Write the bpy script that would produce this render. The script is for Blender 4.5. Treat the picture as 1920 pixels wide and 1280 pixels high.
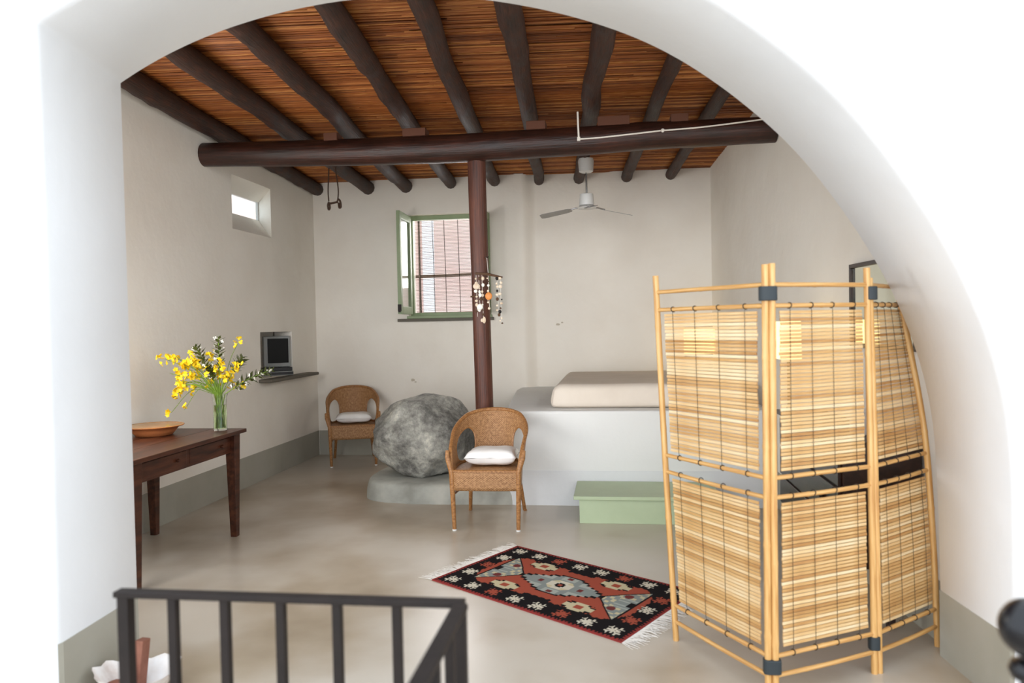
import bpy, bmesh, math, random
from mathutils import Vector, Matrix, noise
random.seed(7)
for o in list(bpy.data.objects): bpy.data.objects.remove(o)
SC = bpy.context.scene
COL = SC.collection
R = math.radians
PI = math.pi

# ---------------------------------------------------------------- camera
cam_d = bpy.data.cameras.new('camera'); cam = bpy.data.objects.new('camera', cam_d); COL.objects.link(cam)
cam_d.sensor_width = 36.0; cam_d.lens = 36.0*1417/1920; cam_d.clip_start = 0.02; cam_d.clip_end = 200
F_PX = 1417.0
_d = Vector((1152-960, 604-640, F_PX)).normalized()          # the room's depth axis seen from the camera (x right, y down, z forward)
_u = Vector((-0.0165, -1, 0)); _u = (_u - _d*_u.dot(_d)).normalized()
_r = _d.cross(_u)
cx = Vector((_r[0], _d[0], _u[0])); cy = -Vector((_r[1], _d[1], _u[1])); cz = -Vector((_r[2], _d[2], _u[2]))
cam.matrix_world = Matrix(((cx[0], cy[0], cz[0], 0), (cx[1], cy[1], cz[1], 0), (cx[2], cy[2], cz[2], 1.55), (0, 0, 0, 1)))
cam_d.dof.use_dof = True; cam_d.dof.focus_distance = 6.2; cam_d.dof.aperture_fstop = 2.0
SC.camera = cam

# ---------------------------------------------------------------- world, lights, exposure
w = bpy.data.worlds.new('sky'); SC.world = w; w.use_nodes = True
bg = w.node_tree.nodes['Background']; bg.inputs[0].default_value = (0.89, 0.97, 1.06, 1); bg.inputs[1].default_value = 1.40
def area(name, loc, target, sx, sy, power, color):
    l = bpy.data.lights.new(name, 'AREA'); l.shape = 'RECTANGLE'; l.size = sx; l.size_y = sy; l.energy = power; l.color = color
    o = bpy.data.objects.new(name, l); COL.objects.link(o); o.location = loc
    o.rotation_euler = (Vector(target)-Vector(loc)).to_track_quat('-Z', 'Y').to_euler(); return o
area('camera_side_daylight', (-4.5, -30, 2.6), (-0.8, 6.5, 1.4), 22, 8, 3400, (0.98, 0.99, 1.0))  # unseen area lamp added for soft daylight from behind the camera
area('left_fill_light', (-3.95, 4.3, 1.95), (-0.5, 5.6, 1.0), 0.95, 1.1, 26, (1.0, 0.97, 0.93))  # fill lamp added outside the made-up left wall window
area('front_fill_light', (-2.95, 3.0, 1.75), (-2.2, 8.8, 1.5), 0.7, 1.1, 25, (1.0, 0.98, 0.96))  # fill lamp added in the made-up window beside the arch
area('high_fill_light', (1.92, 4.4, 3.0), (-0.3, 6.9, 1.0), 1.1, 0.7, 34, (1.0, 0.98, 0.95))  # fill lamp added outside the made-up high right window, brightens the mattress top
area('back_window_daylight', (-1.95, 9.75, 2.6), (-1.6, 6.0, 0.6), 1.1, 1.2, 45, (1.0, 0.98, 0.97))
SC.view_settings.view_transform = 'Standard'; SC.view_settings.look = 'None'
SC.view_settings.exposure = 0.58; SC.view_settings.gamma = 1.0; SC.view_settings.use_curve_mapping = False

# ---------------------------------------------------------------- materials
def lin(c):
    return tuple((x/12.92 if x <= .04045 else ((x+.055)/1.055)**2.4) for x in (v/255 for v in c)) + (1,)
class NT:
    def __init__(s, name):
        s.m = bpy.data.materials.new(name); s.m.use_nodes = True; s.t = s.m.node_tree; s.n = s.t.nodes; s.l = s.t.links
        s.b = s.n['Principled BSDF']; s.out = s.n['Material Output']
    def node(s, typ, **kw):
        x = s.n.new(typ)
        for k, v in kw.items():
            if k.startswith('i_'): x.inputs[k[2:].replace('_', ' ')].default_value = v
            else: setattr(x, k, v)
        return x
    def link(s, a, b): s.l.new(a, b)
    def math(s, op, a, b=None, c=None):
        x = s.n.new('ShaderNodeMath'); x.operation = op
        for i, v in enumerate((a, b, c)):
            if v is None: continue
            if isinstance(v, (int, float)): x.inputs[i].default_value = v
            else: s.link(v, x.inputs[i])
        return x.outputs[0]
    def mapping(s, coord='Object', scale=(1, 1, 1)):
        tc = s.n.new('ShaderNodeTexCoord'); mp = s.n.new('ShaderNodeMapping'); mp.inputs['Scale'].default_value = scale
        s.link(tc.outputs[coord], mp.inputs[0]); return mp.outputs[0]
    def noise(s, vec, scale, detail=4, rough=.55):
        x = s.n.new('ShaderNodeTexNoise'); x.inputs['Scale'].default_value = scale; x.inputs['Detail'].default_value = detail; x.inputs['Roughness'].default_value = rough
        s.link(vec, x.inputs['Vector']); return x.outputs['Fac']
    def ramp(s, fac, stops, interp='LINEAR'):
        x = s.n.new('ShaderNodeValToRGB'); x.color_ramp.interpolation = interp; e = x.color_ramp.elements
        while len(e) > 1: e.remove(e[-1])
        e[0].position = stops[0][0]; e[0].color = stops[0][1]
        for p, c in stops[1:]: e.new(p).color = c
        s.link(fac, x.inputs[0]); return x.outputs[0]
    def bump(s, h, strength=.3, dist=.01):
        x = s.n.new('ShaderNodeBump'); x.inputs['Strength'].default_value = strength; x.inputs['Distance'].default_value = dist
        s.link(h, x.inputs['Height']); s.link(x.outputs[0], s.b.inputs['Normal'])
    def set(s, **kw):
        for k, v in kw.items(): s.b.inputs[k.replace('_', ' ')].default_value = v
        return s
def simple(name, c, rough=.6, metallic=0, spec=.5):
    t = NT(name); t.set(Base_Color=lin(c), Roughness=rough, Metallic=metallic); t.b.inputs['Specular IOR Level'].default_value = spec
    return t.m
def mottled(name, cs, scale=4, rough=.7, bump=.1, bscale=60, coord='Object', stretch=(1, 1, 1), detail=5, spec=.4, dist=.01, lo=.3, hi=.7):
    t = NT(name); v = t.mapping(coord, stretch); f = t.noise(v, scale, detail)
    n = len(cs); t.link(t.ramp(f, [(lo+(hi-lo)*i/(n-1), lin(c)) for i, c in enumerate(cs)]), t.b.inputs['Base Color'])
    t.set(Roughness=rough); t.b.inputs['Specular IOR Level'].default_value = spec
    if bump: t.bump(t.noise(v, bscale, 4), bump, dist)
    return t.m
MT = {}
MT['plaster'] = mottled('plaster_warm_white', [(236, 229, 218), (241, 235, 225), (244, 239, 230)], 1.3, .85, .25, 7, spec=.2, dist=.02)
MT['plaster_arch'] = mottled('plaster_arch_white', [(234, 236, 238), (239, 241, 243)], 1.1, .85, .2, 6, spec=.2, dist=.02)
MT['plaster_bed'] = mottled('plaster_bed_white', [(224, 224, 222), (230, 230, 228)], 1.1, .8, .2, 6, spec=.2, dist=.02)
MT['band'] = mottled('grey_paint_band', [(158, 155, 142), (168, 165, 152), (174, 171, 160)], 2.0, .55, .12, 20)
t = NT('polished_cement'); v = t.mapping('Object'); v.node.inputs['Location'].default_value = (3.1, 1.7, .37); a = t.noise(v, .5, 4, .5); b = t.noise(v, 2.0, 5, .55)
mx = t.math('MULTIPLY_ADD', b, .22, t.math('MULTIPLY', a, .85))
t.link(t.ramp(mx, [(.34, lin((134, 116, 92))), (.46, lin((168, 153, 133))), (.58, lin((192, 182, 168))), (.85, lin((206, 199, 188)))]), t.b.inputs['Base Color'])
t.set(Roughness=.29); t.bump(b, .03, .02); MT['floor'] = t.m
def log_mat(name, cs, rough, su=3, sv=2.2, bump=.5):
    t = NT(name); v = t.mapping('UV', (su, sv, 1)); f = t.noise(v, 2.2, 8, .65); g = t.noise(t.mapping('UV', (su*7, sv*.9, 1)), 3, 5, .6)
    h = t.math('MULTIPLY_ADD', g, .5, t.math('MULTIPLY', f, .5))
    t.link(t.ramp(h, [(.32+.34*i/(len(cs)-1), lin(c)) for i, c in enumerate(cs)]), t.b.inputs['Base Color'])
    t.link(t.math('MAXIMUM', t.math('MULTIPLY_ADD', f, .5, rough-.25), .3), t.b.inputs['Roughness']); t.bump(h, bump, .02); return t.m
MT['log'] = log_mat('dark_varnished_log', [(22, 12, 8), (42, 23, 15), (64, 36, 24), (92, 54, 37)], .58, bump=.8)
MT['beam'] = log_mat('dark_beam_log', [(26, 15, 12), (42, 23, 17), (60, 31, 22), (82, 42, 28)], .40, 2, 1.1)
MT['post'] = log_mat('reddish_post_wood', [(46, 23, 15), (72, 36, 24), (92, 48, 32), (112, 64, 44)], .45, 2, .9)
MT['shim'] = simple('shim_wood', (92, 52, 32), .7)
t = NT('ceiling_reed'); at = t.node('ShaderNodeAttribute', attribute_name='rnd'); f = t.noise(t.mapping('Object', (1.2, 60, 1)), 3, 5)
h = t.math('MULTIPLY_ADD', f, .6, t.math('MULTIPLY', at.outputs['Fac'], .5))
t.link(t.ramp(h, [(.2, lin((92, 47, 20))), (.45, lin((142, 79, 36))), (.7, lin((166, 97, 46))), (.92, lin((208, 146, 82)))]), t.b.inputs['Base Color'])
t.set(Roughness=.42); MT['reed'] = t.m
MT['roof'] = simple('roof_board', (60, 34, 20), .9)
t = NT('bamboo_pole'); v = t.mapping('UV', (2, 1.3, 1)); f = t.noise(v, 2.5, 5)
t.link(t.ramp(f, [(.3, lin((176, 122, 64))), (.5, lin((208, 160, 96))), (.7, lin((224, 184, 124)))]), t.b.inputs['Base Color']); t.set(Roughness=.42); MT['bamboo'] = t.m
t = NT('bamboo_slat'); oi = t.node('ShaderNodeObjectInfo'); f = t.noise(t.mapping('Object', (2.5, 60, 60)), 2, 5)
rv = t.math('FRACT', t.math('MULTIPLY', oi.outputs['Random'], 13.7))
h = t.math('MULTIPLY_ADD', f, .7, t.math('MULTIPLY', rv, .45))
cr = t.ramp(h, [(.32, lin((190, 138, 80))), (.5, lin((220, 176, 114))), (.68, lin((236, 202, 148))), (.9, lin((246, 228, 190)))])
t.link(cr, t.b.inputs['Base Color']); t.set(Roughness=.45)
tr = t.node('ShaderNodeBsdfTranslucent'); t.link(cr, tr.inputs[0]); ms = t.node('ShaderNodeMixShader'); ms.inputs[0].default_value = .22
t.link(t.b.outputs[0], ms.inputs[1]); t.link(tr.outputs[0], ms.inputs[2]); t.link(ms.outputs[0], t.out.inputs[0]); MT['slat'] = t.m
MT['cord'] = simple('dark_cord', (52, 40, 30), .8)
MT['band_black'] = simple('black_rubber_band', (40, 48, 52), .6)
t = NT('rattan_weave'); tc = t.node('ShaderNodeTexCoord'); sp = t.node('ShaderNodeSeparateXYZ'); t.link(tc.outputs['UV'], sp.inputs[0])
vv = t.math('MULTIPLY', sp.outputs[1], 120.0); uu = t.math('MULTIPLY', sp.outputs[0], 2*PI*46)
row = t.math('FLOOR', vv); s1 = t.math('ABSOLUTE', t.math('SINE', t.math('MULTIPLY', vv, PI)))
s2 = t.math('MULTIPLY_ADD', t.math('SINE', t.math('MULTIPLY_ADD', row, PI, uu)), .5, .5)
hh = t.math('MULTIPLY', s1, t.math('MULTIPLY_ADD', s2, .75, .25)); nz = t.noise(t.mapping('UV', (30, 30, 1)), 1.6, 5)
hc = t.math('MULTIPLY_ADD', nz, .75, t.math('MULTIPLY', hh, .30))
t.link(t.ramp(hc, [(.2, lin((98, 64, 36))), (.42, lin((148, 104, 64))), (.62, lin((182, 138, 94))), (.85, lin((204, 166, 122)))]), t.b.inputs['Base Color'])
t.set(Roughness=.5); t.bump(hh, .6, .003); MT['rattan'] = t.m
t = NT('rattan_pole'); f = t.noise(t.mapping('UV', (2, 30, 1)), 2, 5)
t.link(t.ramp(f, [(.3, lin((122, 78, 40))), (.55, lin((164, 114, 66))), (.75, lin((190, 142, 90)))]), t.b.inputs['Base Color']); t.set(Roughness=.45); MT['rattan_pole'] = t.m
MT['cloth'] = mottled('white_cotton', [(236, 232, 228), (246, 244, 242)], 6, .9, .15, 30, spec=.1)
MT['linen'] = mottled('cream_bed_cover', [(222, 210, 196), (230, 219, 206)], 4, .9, .12, 25, spec=.1)
t = NT('grey_boulder'); v = t.mapping('Object'); a = t.noise(v, 3.2, 5, .55); b = t.noise(v, 16, 9, .75)
h = t.math('MULTIPLY_ADD', b, .5, t.math('MULTIPLY', a, .6))
t.link(t.ramp(h, [(.42, lin((88, 86, 82))), (.50, lin((124, 122, 116))), (.57, lin((158, 156, 148))), (.64, lin((190, 188, 178))), (.72, lin((232, 228, 212)))]), t.b.inputs['Base Color'])
t.set(Roughness=.75); t.bump(t.math('MULTIPLY_ADD', t.noise(v, 45, 6, .7), .35, h), 1.0, .035); MT['rock'] = t.m
MT['cement'] = mottled('grey_cement', [(132, 132, 124), (160, 160, 152), (182, 180, 170)], 3, .65, .35, 12)
MT['green'] = mottled('sage_green_paint', [(134, 150, 114), (146, 160, 126)], 3, .5, .05, 30)
MT['green_step'] = mottled('sage_step_paint', [(172, 186, 152), (184, 198, 164)], 3, .45, .05, 30)
def wood(name, cs, rough=.35, stretch=(1, 1, 1), scale=3):
    return mottled(name, cs, scale, rough, .1, 12, stretch=stretch, detail=7)
MT['table'] = wood('red_brown_table_wood', [(46, 23, 14), (72, 37, 23), (94, 53, 34)], .34, (9, 1, 9))
MT['chest'] = wood('near_black_wood', [(26, 14, 10), (40, 22, 15), (52, 30, 20)], .3, (9, 1, 9))
MT['iron'] = mottled('dark_iron', [(24, 18, 16), (36, 28, 25)], 9, .6, .1, 60, spec=.3)
MT['black'] = simple('black_paint', (20, 20, 24), .25)
MT['rust'] = simple('rusty_iron', (72, 50, 36), .75)
MT['white_plastic'] = simple('white_enamel', (226, 226, 224), .35)
MT['white_cable'] = simple('white_cable', (236, 230, 220), .5)
MT['steel'] = simple('chrome_steel', (190, 190, 190), .25, 1)
MT['silver'] = simple('silver_plastic', (150, 152, 150), .4)
MT['screen'] = simple('dark_screen_glass', (20, 20, 20), .3, spec=.2)
MT['dark_plastic'] = simple('dark_plastic', (38, 38, 40), .4)
MT['stone_shelf'] = simple('dark_slate', (92, 86, 74), .6)
MT['terracotta'] = mottled('terracotta', [(168, 98, 56), (192, 120, 72)], 8, .55, .1, 40)
MT['glaze'] = mottled('ochre_green_glaze', [(118, 96, 34), (176, 122, 52), (190, 128, 62)], 5, .2, .05, 20)
t = NT('clear_glass'); t.set(Base_Color=(.96, 1, .97, 1), Roughness=.02, IOR=1.45); t.b.inputs['Transmission Weight'].default_value = 1; MT['glass'] = t.m
t = NT('water'); t.set(Base_Color=(.86, .97, .62, 1), Roughness=.02, IOR=1.33); t.b.inputs['Transmission Weight'].default_value = 1; MT['water'] = t.m
t = NT('window_pane'); t.set(Base_Color=(.9, .93, .9, 1), Roughness=.05, IOR=1.2); t.b.inputs['Transmission Weight'].default_value = 1; MT['pane'] = t.m
MT['mirror'] = simple('mirror_glass', (225, 228, 214), .04, 1)
MT['stem'] = mottled('green_stem', [(84, 110, 34), (128, 158, 48)], 20, .6, 0)
MT['leaf'] = mottled('dark_leaf', [(52, 64, 24), (88, 96, 44), (120, 122, 66)], 25, .5, 0)
MT['yellow'] = mottled('yellow_petal', [(240, 186, 8), (252, 214, 20), (255, 228, 60)], 40, .6, 0)
MT['white_petal'] = simple('white_petal', (246, 242, 232), .6)
MT['shell'] = mottled('white_shell', [(214, 196, 186), (240, 234, 228), (250, 248, 246)], 9, .5, .5, 18)
MT['shell_warm'] = mottled('cream_shell', [(216, 190, 160), (240, 226, 206)], 30, .5, 0)
MT['shell_orange'] = simple('orange_shell', (224, 142, 70), .5)
MT['driftwood'] = simple('driftwood', (88, 62, 42), .8)
MT['brick_clay'] = mottled('red_clay', [(118, 72, 56), (146, 98, 80)], 14, .8, .2, 40)
MT['blind_reed'] = simple('thin_blind_reed', (150, 134, 124), .7)
MT['chip'] = simple('chipped_plaster', (196, 186, 168), .9)
MT['skirt_light'] = mottled('pale_grey_paint', [(212, 213, 214), (222, 223, 225)], 2, .5, .1, 20)
MT['blade'] = simple('shaded_enamel', (150, 147, 142), .4)  # shade on the blade undersides is put into this grey colour
MT['outer_wall'] = mottled('pink_house_render', [(226, 190, 178), (238, 214, 206)], .9, .9, 0)
MT['fringe'] = simple('white_wool_fringe', (222, 216, 208), .9)
t = NT('kilim_wool'); at = t.node('ShaderNodeAttribute', attribute_name='col'); t.link(at.outputs['Color'], t.b.inputs['Base Color']); t.set(Roughness=.95); t.b.inputs['Specular IOR Level'].default_value = .1
t.bump(t.noise(t.mapping('Object', (90, 240, 1)), 3, 2), .4, .003); MT['kilim'] = t.m
t = NT('lamp_shade_glow'); t.set(Base_Color=lin((250, 226, 170)), Roughness=.8); t.b.inputs['Emission Color'].default_value = lin((255, 222, 150)); t.b.inputs['Emission Strength'].default_value = 1.4; MT['shade'] = t.m

# ---------------------------------------------------------------- mesh builder
class MB:
    def __init__(s): s.v = []; s.f = []; s.uv = []
    def add(s, vs, fs, uvs=None):
        o = len(s.v); s.v += [Vector(p) for p in vs]
        for i, f in enumerate(fs):
            s.f.append(tuple(o+k for k in f)); s.uv.append(uvs[i] if uvs else None)
        return s
    def box(s, lo, hi, m=None):
        x0, y0, z0 = lo; x1, y1, z1 = hi
        vs = [Vector(p) for p in ((x0,y0,z0),(x1,y0,z0),(x1,y1,z0),(x0,y1,z0),(x0,y0,z1),(x1,y0,z1),(x1,y1,z1),(x0,y1,z1))]
        if m: vs = [m @ p for p in vs]
        return s.add(vs, [(0,3,2,1),(4,5,6,7),(0,1,5,4),(1,2,6,5),(2,3,7,6),(3,0,4,7)])
    def frustum(s, c0, a0, b0, c1, a1, b1):
        vs = [(c0[0]+i*a0/2, c0[1]+j*b0/2, c0[2]) for i, j in ((-1,-1),(1,-1),(1,1),(-1,1))] + [(c1[0]+i*a1/2, c1[1]+j*b1/2, c1[2]) for i, j in ((-1,-1),(1,-1),(1,1),(-1,1))]
        return s.add(vs, [(0,3,2,1),(4,5,6,7),(0,1,5,4),(1,2,6,5),(2,3,7,6),(3,0,4,7)])
    def tube(s, path, rad, n=8, cap=True, closed=False, flat=1.0, start=0):
        path = [Vector(p) for p in path]; k = len(path)
        if not isinstance(rad, (list, tuple)): rad = [rad]*k
        rings = []; up = None; L = 0; vs = []; Ls = []
        for i, p in enumerate(path):
            if closed: t = path[(i+1) % k]-path[i-1]
            else: t = path[min(i+1, k-1)]-path[max(i-1, 0)]
            t = t.normalized() if t.length > 1e-9 else Vector((0,0,1))
            if up is None:
                up = Vector((0,0,1)) if abs(t.z) < .9 else Vector((1,0,0))
            a = (up - t*up.dot(t)).normalized(); b = t.cross(a); up = a
            if i: L += (p-path[i-1]).length
            Ls.append(L)
            for j in range(n):
                th = 2*PI*j/n+start; vs.append(p + (a*math.cos(th)*flat + b*math.sin(th))*rad[i])
        fs = []; uvs = []
        for i in range(k if closed else k-1):
            i2 = (i+1) % k; l1 = Ls[i]; l2 = Ls[i2] if i2 else L+(path[0]-path[-1]).length
            for j in range(n):
                j2 = (j+1) % n
                fs.append((i*n+j, i*n+j2, i2*n+j2, i2*n+j)); u0 = j/n; u1 = (j+1)/n
                uvs.append([(u0, l1), (u1, l1), (u1, l2), (u0, l2)])
        if cap and not closed:
            fs.append(tuple(range(n-1, -1, -1))); uvs.append([(.5+.2*math.cos(2*PI*q/n), .2*math.sin(2*PI*q/n)) for q in range(n)])
            fs.append(tuple((k-1)*n+q for q in range(n))); uvs.append([(.5+.2*math.cos(2*PI*q/n), L+.2*math.sin(2*PI*q/n)) for q in range(n)])
        return s.add(vs, fs, uvs)
    def lathe(s, prof, c=(0,0,0), n=24):
        vs = []; fs = []; k = len(prof)
        for r, z in prof:
            for j in range(n): vs.append((c[0]+r*math.cos(2*PI*j/n), c[1]+r*math.sin(2*PI*j/n), c[2]+z))
        for i in range(k-1):
            for j in range(n): fs.append((i*n+j, i*n+(j+1) % n, (i+1)*n+(j+1) % n, (i+1)*n+j))
        if prof[0][0] > 1e-6: fs.append(tuple(range(n-1, -1, -1)))
        if prof[-1][0] > 1e-6: fs.append(tuple((k-1)*n+j for j in range(n)))
        return s.add(vs, fs)
    def ball(s, c, r, n=8, m=6, sc=(1,1,1)):
        prof = [(math.sin(PI*i/m), -math.cos(PI*i/m)) for i in range(m+1)]; vs = []; fs = []
        for a, z in prof:
            for j in range(n): vs.append((c[0]+r*sc[0]*a*math.cos(2*PI*j/n), c[1]+r*sc[1]*a*math.sin(2*PI*j/n), c[2]+r*sc[2]*z))
        for i in range(m):
            for j in range(n): fs.append((i*n+j, i*n+(j+1) % n, (i+1)*n+(j+1) % n, (i+1)*n+j))
        return s.add(vs, fs)
    def prism(s, poly, z0, z1, inset=0):
        n = len(poly); c = Vector((sum(p[0] for p in poly)/n, sum(p[1] for p in poly)/n))
        top = []
        for p in poly:
            q = Vector(p); d = (c-q); top.append(q + d.normalized()*inset if inset else q)
        vs = [(p[0], p[1], z0) for p in poly] + [(p[0], p[1], z1) for p in top]
        fs = [tuple(range(n-1, -1, -1)), tuple(range(n, 2*n))] + [(i, (i+1) % n, n+(i+1) % n, n+i) for i in range(n)]
        return s.add(vs, fs)
    def mesh(s, name, off=(0,0,0)):
        me = bpy.data.meshes.new(name); o = Vector(off)
        me.from_pydata([tuple(p-o) for p in s.v], [], s.f)
        if any(s.uv):
            ul = me.uv_layers.new(name='UVMap').data; i = 0
            for f, u in zip(s.f, s.uv):
                for q in range(len(f)):
                    if u: ul[i].uv = u[q]
                    i += 1
        return me
def link(name, me, mat, parent=None, smooth=False, bevel=0, loc=None, seg=2):
    o = bpy.data.objects.new(name, me); COL.objects.link(o)
    if mat and not me.materials: me.materials.append(MT[mat])
    if smooth:
        for p in me.polygons: p.use_smooth = True
        me.set_sharp_from_angle(angle=R(50))
    if bevel:
        b = o.modifiers.new('bevel', 'BEVEL'); b.width = bevel; b.segments = seg; b.limit_method = 'ANGLE'; b.angle_limit = R(40)
    if parent: o.parent = parent
    if loc is not None: o.location = loc
    return o
WORLD_OFF = {}
def part(name, mb, mat, parent, smooth=False, bevel=0, local=False, label=None, seg=2):
    off = (0,0,0) if local else WORLD_OFF.get(parent.name, (0,0,0))
    o = link(name, mb.mesh(name, off), mat, parent, smooth, bevel, None, seg); WORLD_OFF[o.name] = off
    if label: o['label'] = label
    return o
def tag(o, label, cat, group=None, kind=None):
    o['label'] = label; o['category'] = cat
    if group: o['group'] = group
    if kind: o['kind'] = kind
    return o
def thing(name, label, cat, loc, group=None, rz=0):
    o = bpy.data.objects.new(name, None); COL.objects.link(o); o.location = loc; o.rotation_euler = (0,0,rz); o.empty_display_size = .05
    WORLD_OFF[o.name] = tuple(loc); return tag(o, label, cat, group)
def single(name, mb, mat, label, cat, smooth=False, bevel=0, base=None, group=None, seg=2):
    vs = mb.v
    if base is None: base = ((min(p.x for p in vs)+max(p.x for p in vs))/2, (min(p.y for p in vs)+max(p.y for p in vs))/2, min(p.z for p in vs))
    o = link(name, mb.mesh(name, base), mat, None, smooth, bevel, base, seg); WORLD_OFF[o.name] = tuple(base); return tag(o, label, cat, group)
def struct(name, mb, mat, smooth=False, bevel=0, label=None, parent=None, seg=2):
    o = link(name, mb.mesh(name), mat, parent, smooth, bevel, None, seg); WORLD_OFF[o.name] = (0,0,0)
    if not parent: o['kind'] = 'structure'
    if label: o['label'] = label
    return o
def catmull(pts, n):
    pts = [Vector(p) for p in pts]; out = []
    P = [pts[0]*2-pts[1]] + pts + [pts[-1]*2-pts[-2]]
    for i in range(1, len(P)-2):
        for k in range(n):
            t = k/n; a, b, c, d = P[i-1], P[i], P[i+1], P[i+2]
            out.append(.5*((2*b)+(c-a)*t+(2*a-5*b+4*c-d)*t*t+(3*b-a-3*c+d)*t**3))
    out.append(pts[-1]); return out
# ================================================================ STRUCTURE
def ceil_z(y): return 3.30 + .05*(8.83-y)
def right_x(y): return 1.125 + .0755*(8.83-y)

struct('floor', MB().box((-9, -4, -.12), (7, 9.4, 0)), 'floor', label='polished beige cement floor with cloudy stains')

def panel(mb, conv, a0, a1, z0, z1, holes, th):
    """wall slab: conv(a, depth, z) -> point; holes = [(front rect), (back rect)] with rect = a0,a1,z0,z1"""
    for side in (0, 1):
        hs = [h[side] for h in holes]
        A = sorted({a0, a1, *[h[0] for h in hs], *[h[1] for h in hs]}); Z = sorted({z0, z1, *[h[2] for h in hs], *[h[3] for h in hs]})
        for i in range(len(A)-1):
            for k in range(len(Z)-1):
                ca = (A[i]+A[i+1])/2; cz_ = (Z[k]+Z[k+1])/2
                if any(h[0] < ca < h[1] and h[2] < cz_ < h[3] for h in hs): continue
                q = [conv(A[i], side*th, Z[k]), conv(A[i+1], side*th, Z[k]), conv(A[i+1], side*th, Z[k+1]), conv(A[i], side*th, Z[k+1])]
                mb.add(q, [(0,1,2,3)])
    for f, b in holes:
        fr = [(f[0],f[2]),(f[1],f[2]),(f[1],f[3]),(f[0],f[3])]; bk = [(b[0],b[2]),(b[1],b[2]),(b[1],b[3]),(b[0],b[3])]
        for i in range(4):
            j = (i+1) % 4
            mb.add([conv(fr[i][0],0,fr[i][1]), conv(fr[j][0],0,fr[j][1]), conv(bk[j][0],th,bk[j][1]), conv(bk[i][0],th,bk[i][1])], [(0,1,2,3)])
    for q in (((a0,z0),(a1,z0)),((a1,z0),(a1,z1)),((a1,z1),(a0,z1)),((a0,z1),(a0,z0))):
        (p0, p1) = q; mb.add([conv(p0[0],0,p0[1]), conv(p1[0],0,p1[1]), conv(p1[0],th,p1[1]), conv(p0[0],th,p0[1])], [(0,1,2,3)])
    return mb
# left wall with the splayed little window and the niche for the television
SWF = (6.84, 7.67, 2.52, 3.04); SWB = (6.95, 7.84, 2.735, 2.93); NIC = (7.35, 8.12, 1.035, 1.52); W3 = (3.75, 4.85, 1.25, 2.6)  # the last opening is unseen, added to let fill light in
lw = panel(MB(), lambda a, d, z: (-3.61-d, a, z), 3.0, 9.3, 0, 3.9, [(SWF, SWB), (NIC, NIC), (W3, W3)], .22)
wl = struct('wall_left', lw, 'plaster', label='warm white plaster wall beside the table')
nb = MB()
for lo, hi in (((-4.10, 7.33, 1.0), (-4.05, 8.14, 1.56)), ((-4.05, 7.32, 1.0), (-3.82, 7.35, 1.56)), ((-4.05, 8.12, 1.0), (-3.82, 8.15, 1.56)), ((-4.05, 7.35, 1.52), (-3.82, 8.12, 1.56)), ((-4.05, 7.35, .99), (-3.82, 8.12, 1.035))): nb.box(lo, hi)
struct('niche_lining', nb, 'plaster', parent=wl)
# back wall: left part proud, right part set back, soft plaster corner between
WIN = (-2.44, -1.44, 1.66, 2.88)
bw = panel(MB(), lambda a, d, z: (a, 8.83+d, z), -3.85, -1.06, 0, 3.9, [(WIN, WIN)], .34)
panel(bw, lambda a, d, z: (a, 8.93+d, z), -.90, 1.7, 0, 3.9, [], .24)
arc = [(-1.06+.16*k/12, 8.83+.10*(k/12)**2*(3-2*k/12)) for k in range(13)]
for i in range(len(arc)-1):
    p, q = arc[i], arc[i+1]; bw.add([(p[0],p[1],0),(q[0],q[1],0),(q[0],q[1],3.9),(p[0],p[1],3.9)], [(0,1,2,3)])
bwo = struct('wall_back', bw, 'plaster', smooth=True, label='warm white plaster back wall')
for (x, z, a, b) in ((-2.413, .905, .035, .022), (-2.38, .88, .02, .012), (-.662, 1.538, .03, .018), (-.61, 1.56, .018, .01)):   # chipped patches of the plaster
    yy = 8.828 if x < -1 else 8.928
    pts = [(x+a*math.cos(q)*random.uniform(.6, 1), z+b*math.sin(q)*random.uniform(.6, 1)) for q in [2*PI*k/9 for k in range(9)]]
    m = MB(); m.add([(p[0], yy, p[1]) for p in pts] + [(p[0], yy+.003, p[1]) for p in pts], [tuple(range(9))] + [(i, (i+1) % 9, 9+(i+1) % 9, 9+i) for i in range(9)]); struct('plaster_chip', m, 'chip', parent=bwo)
W5 = (3.75, 5.05, 2.45, 3.10)  # unseen opening, cut only for the added high fill lamp
rwm = panel(MB(), lambda a, d, z: (right_x(a)+d, a, z), 3.5, 9.3, 0, 3.9, [(W5, W5)], .3)
struct('wall_right', rwm, 'plaster', label='warm white plaster wall behind the screen')
for nm, mb in (('baseboard_left', MB().box((-3.62, 3.3, 0), (-3.606, 8.84, .298))), ('baseboard_back', MB().box((-3.60, 8.826, 0), (-1.06, 8.84, .298))),
               ('baseboard_right', MB().add([(right_x(3.67)-.004,3.67,0),(right_x(6.4)-.004,6.4,0),(right_x(6.4)-.004,6.4,.298),(right_x(3.67)-.004,3.67,.298),(right_x(3.67)+.01,3.67,0),(right_x(6.4)+.01,6.4,0),(right_x(6.4)+.01,6.4,.298),(right_x(3.67)+.01,3.67,.298)], [(0,1,2,3),(7,6,5,4),(3,2,6,7),(0,4,5,1),(0,3,7,4),(1,5,6,2)]))):
    struct(nm, mb, 'band', label='grey painted skirting band')

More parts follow.
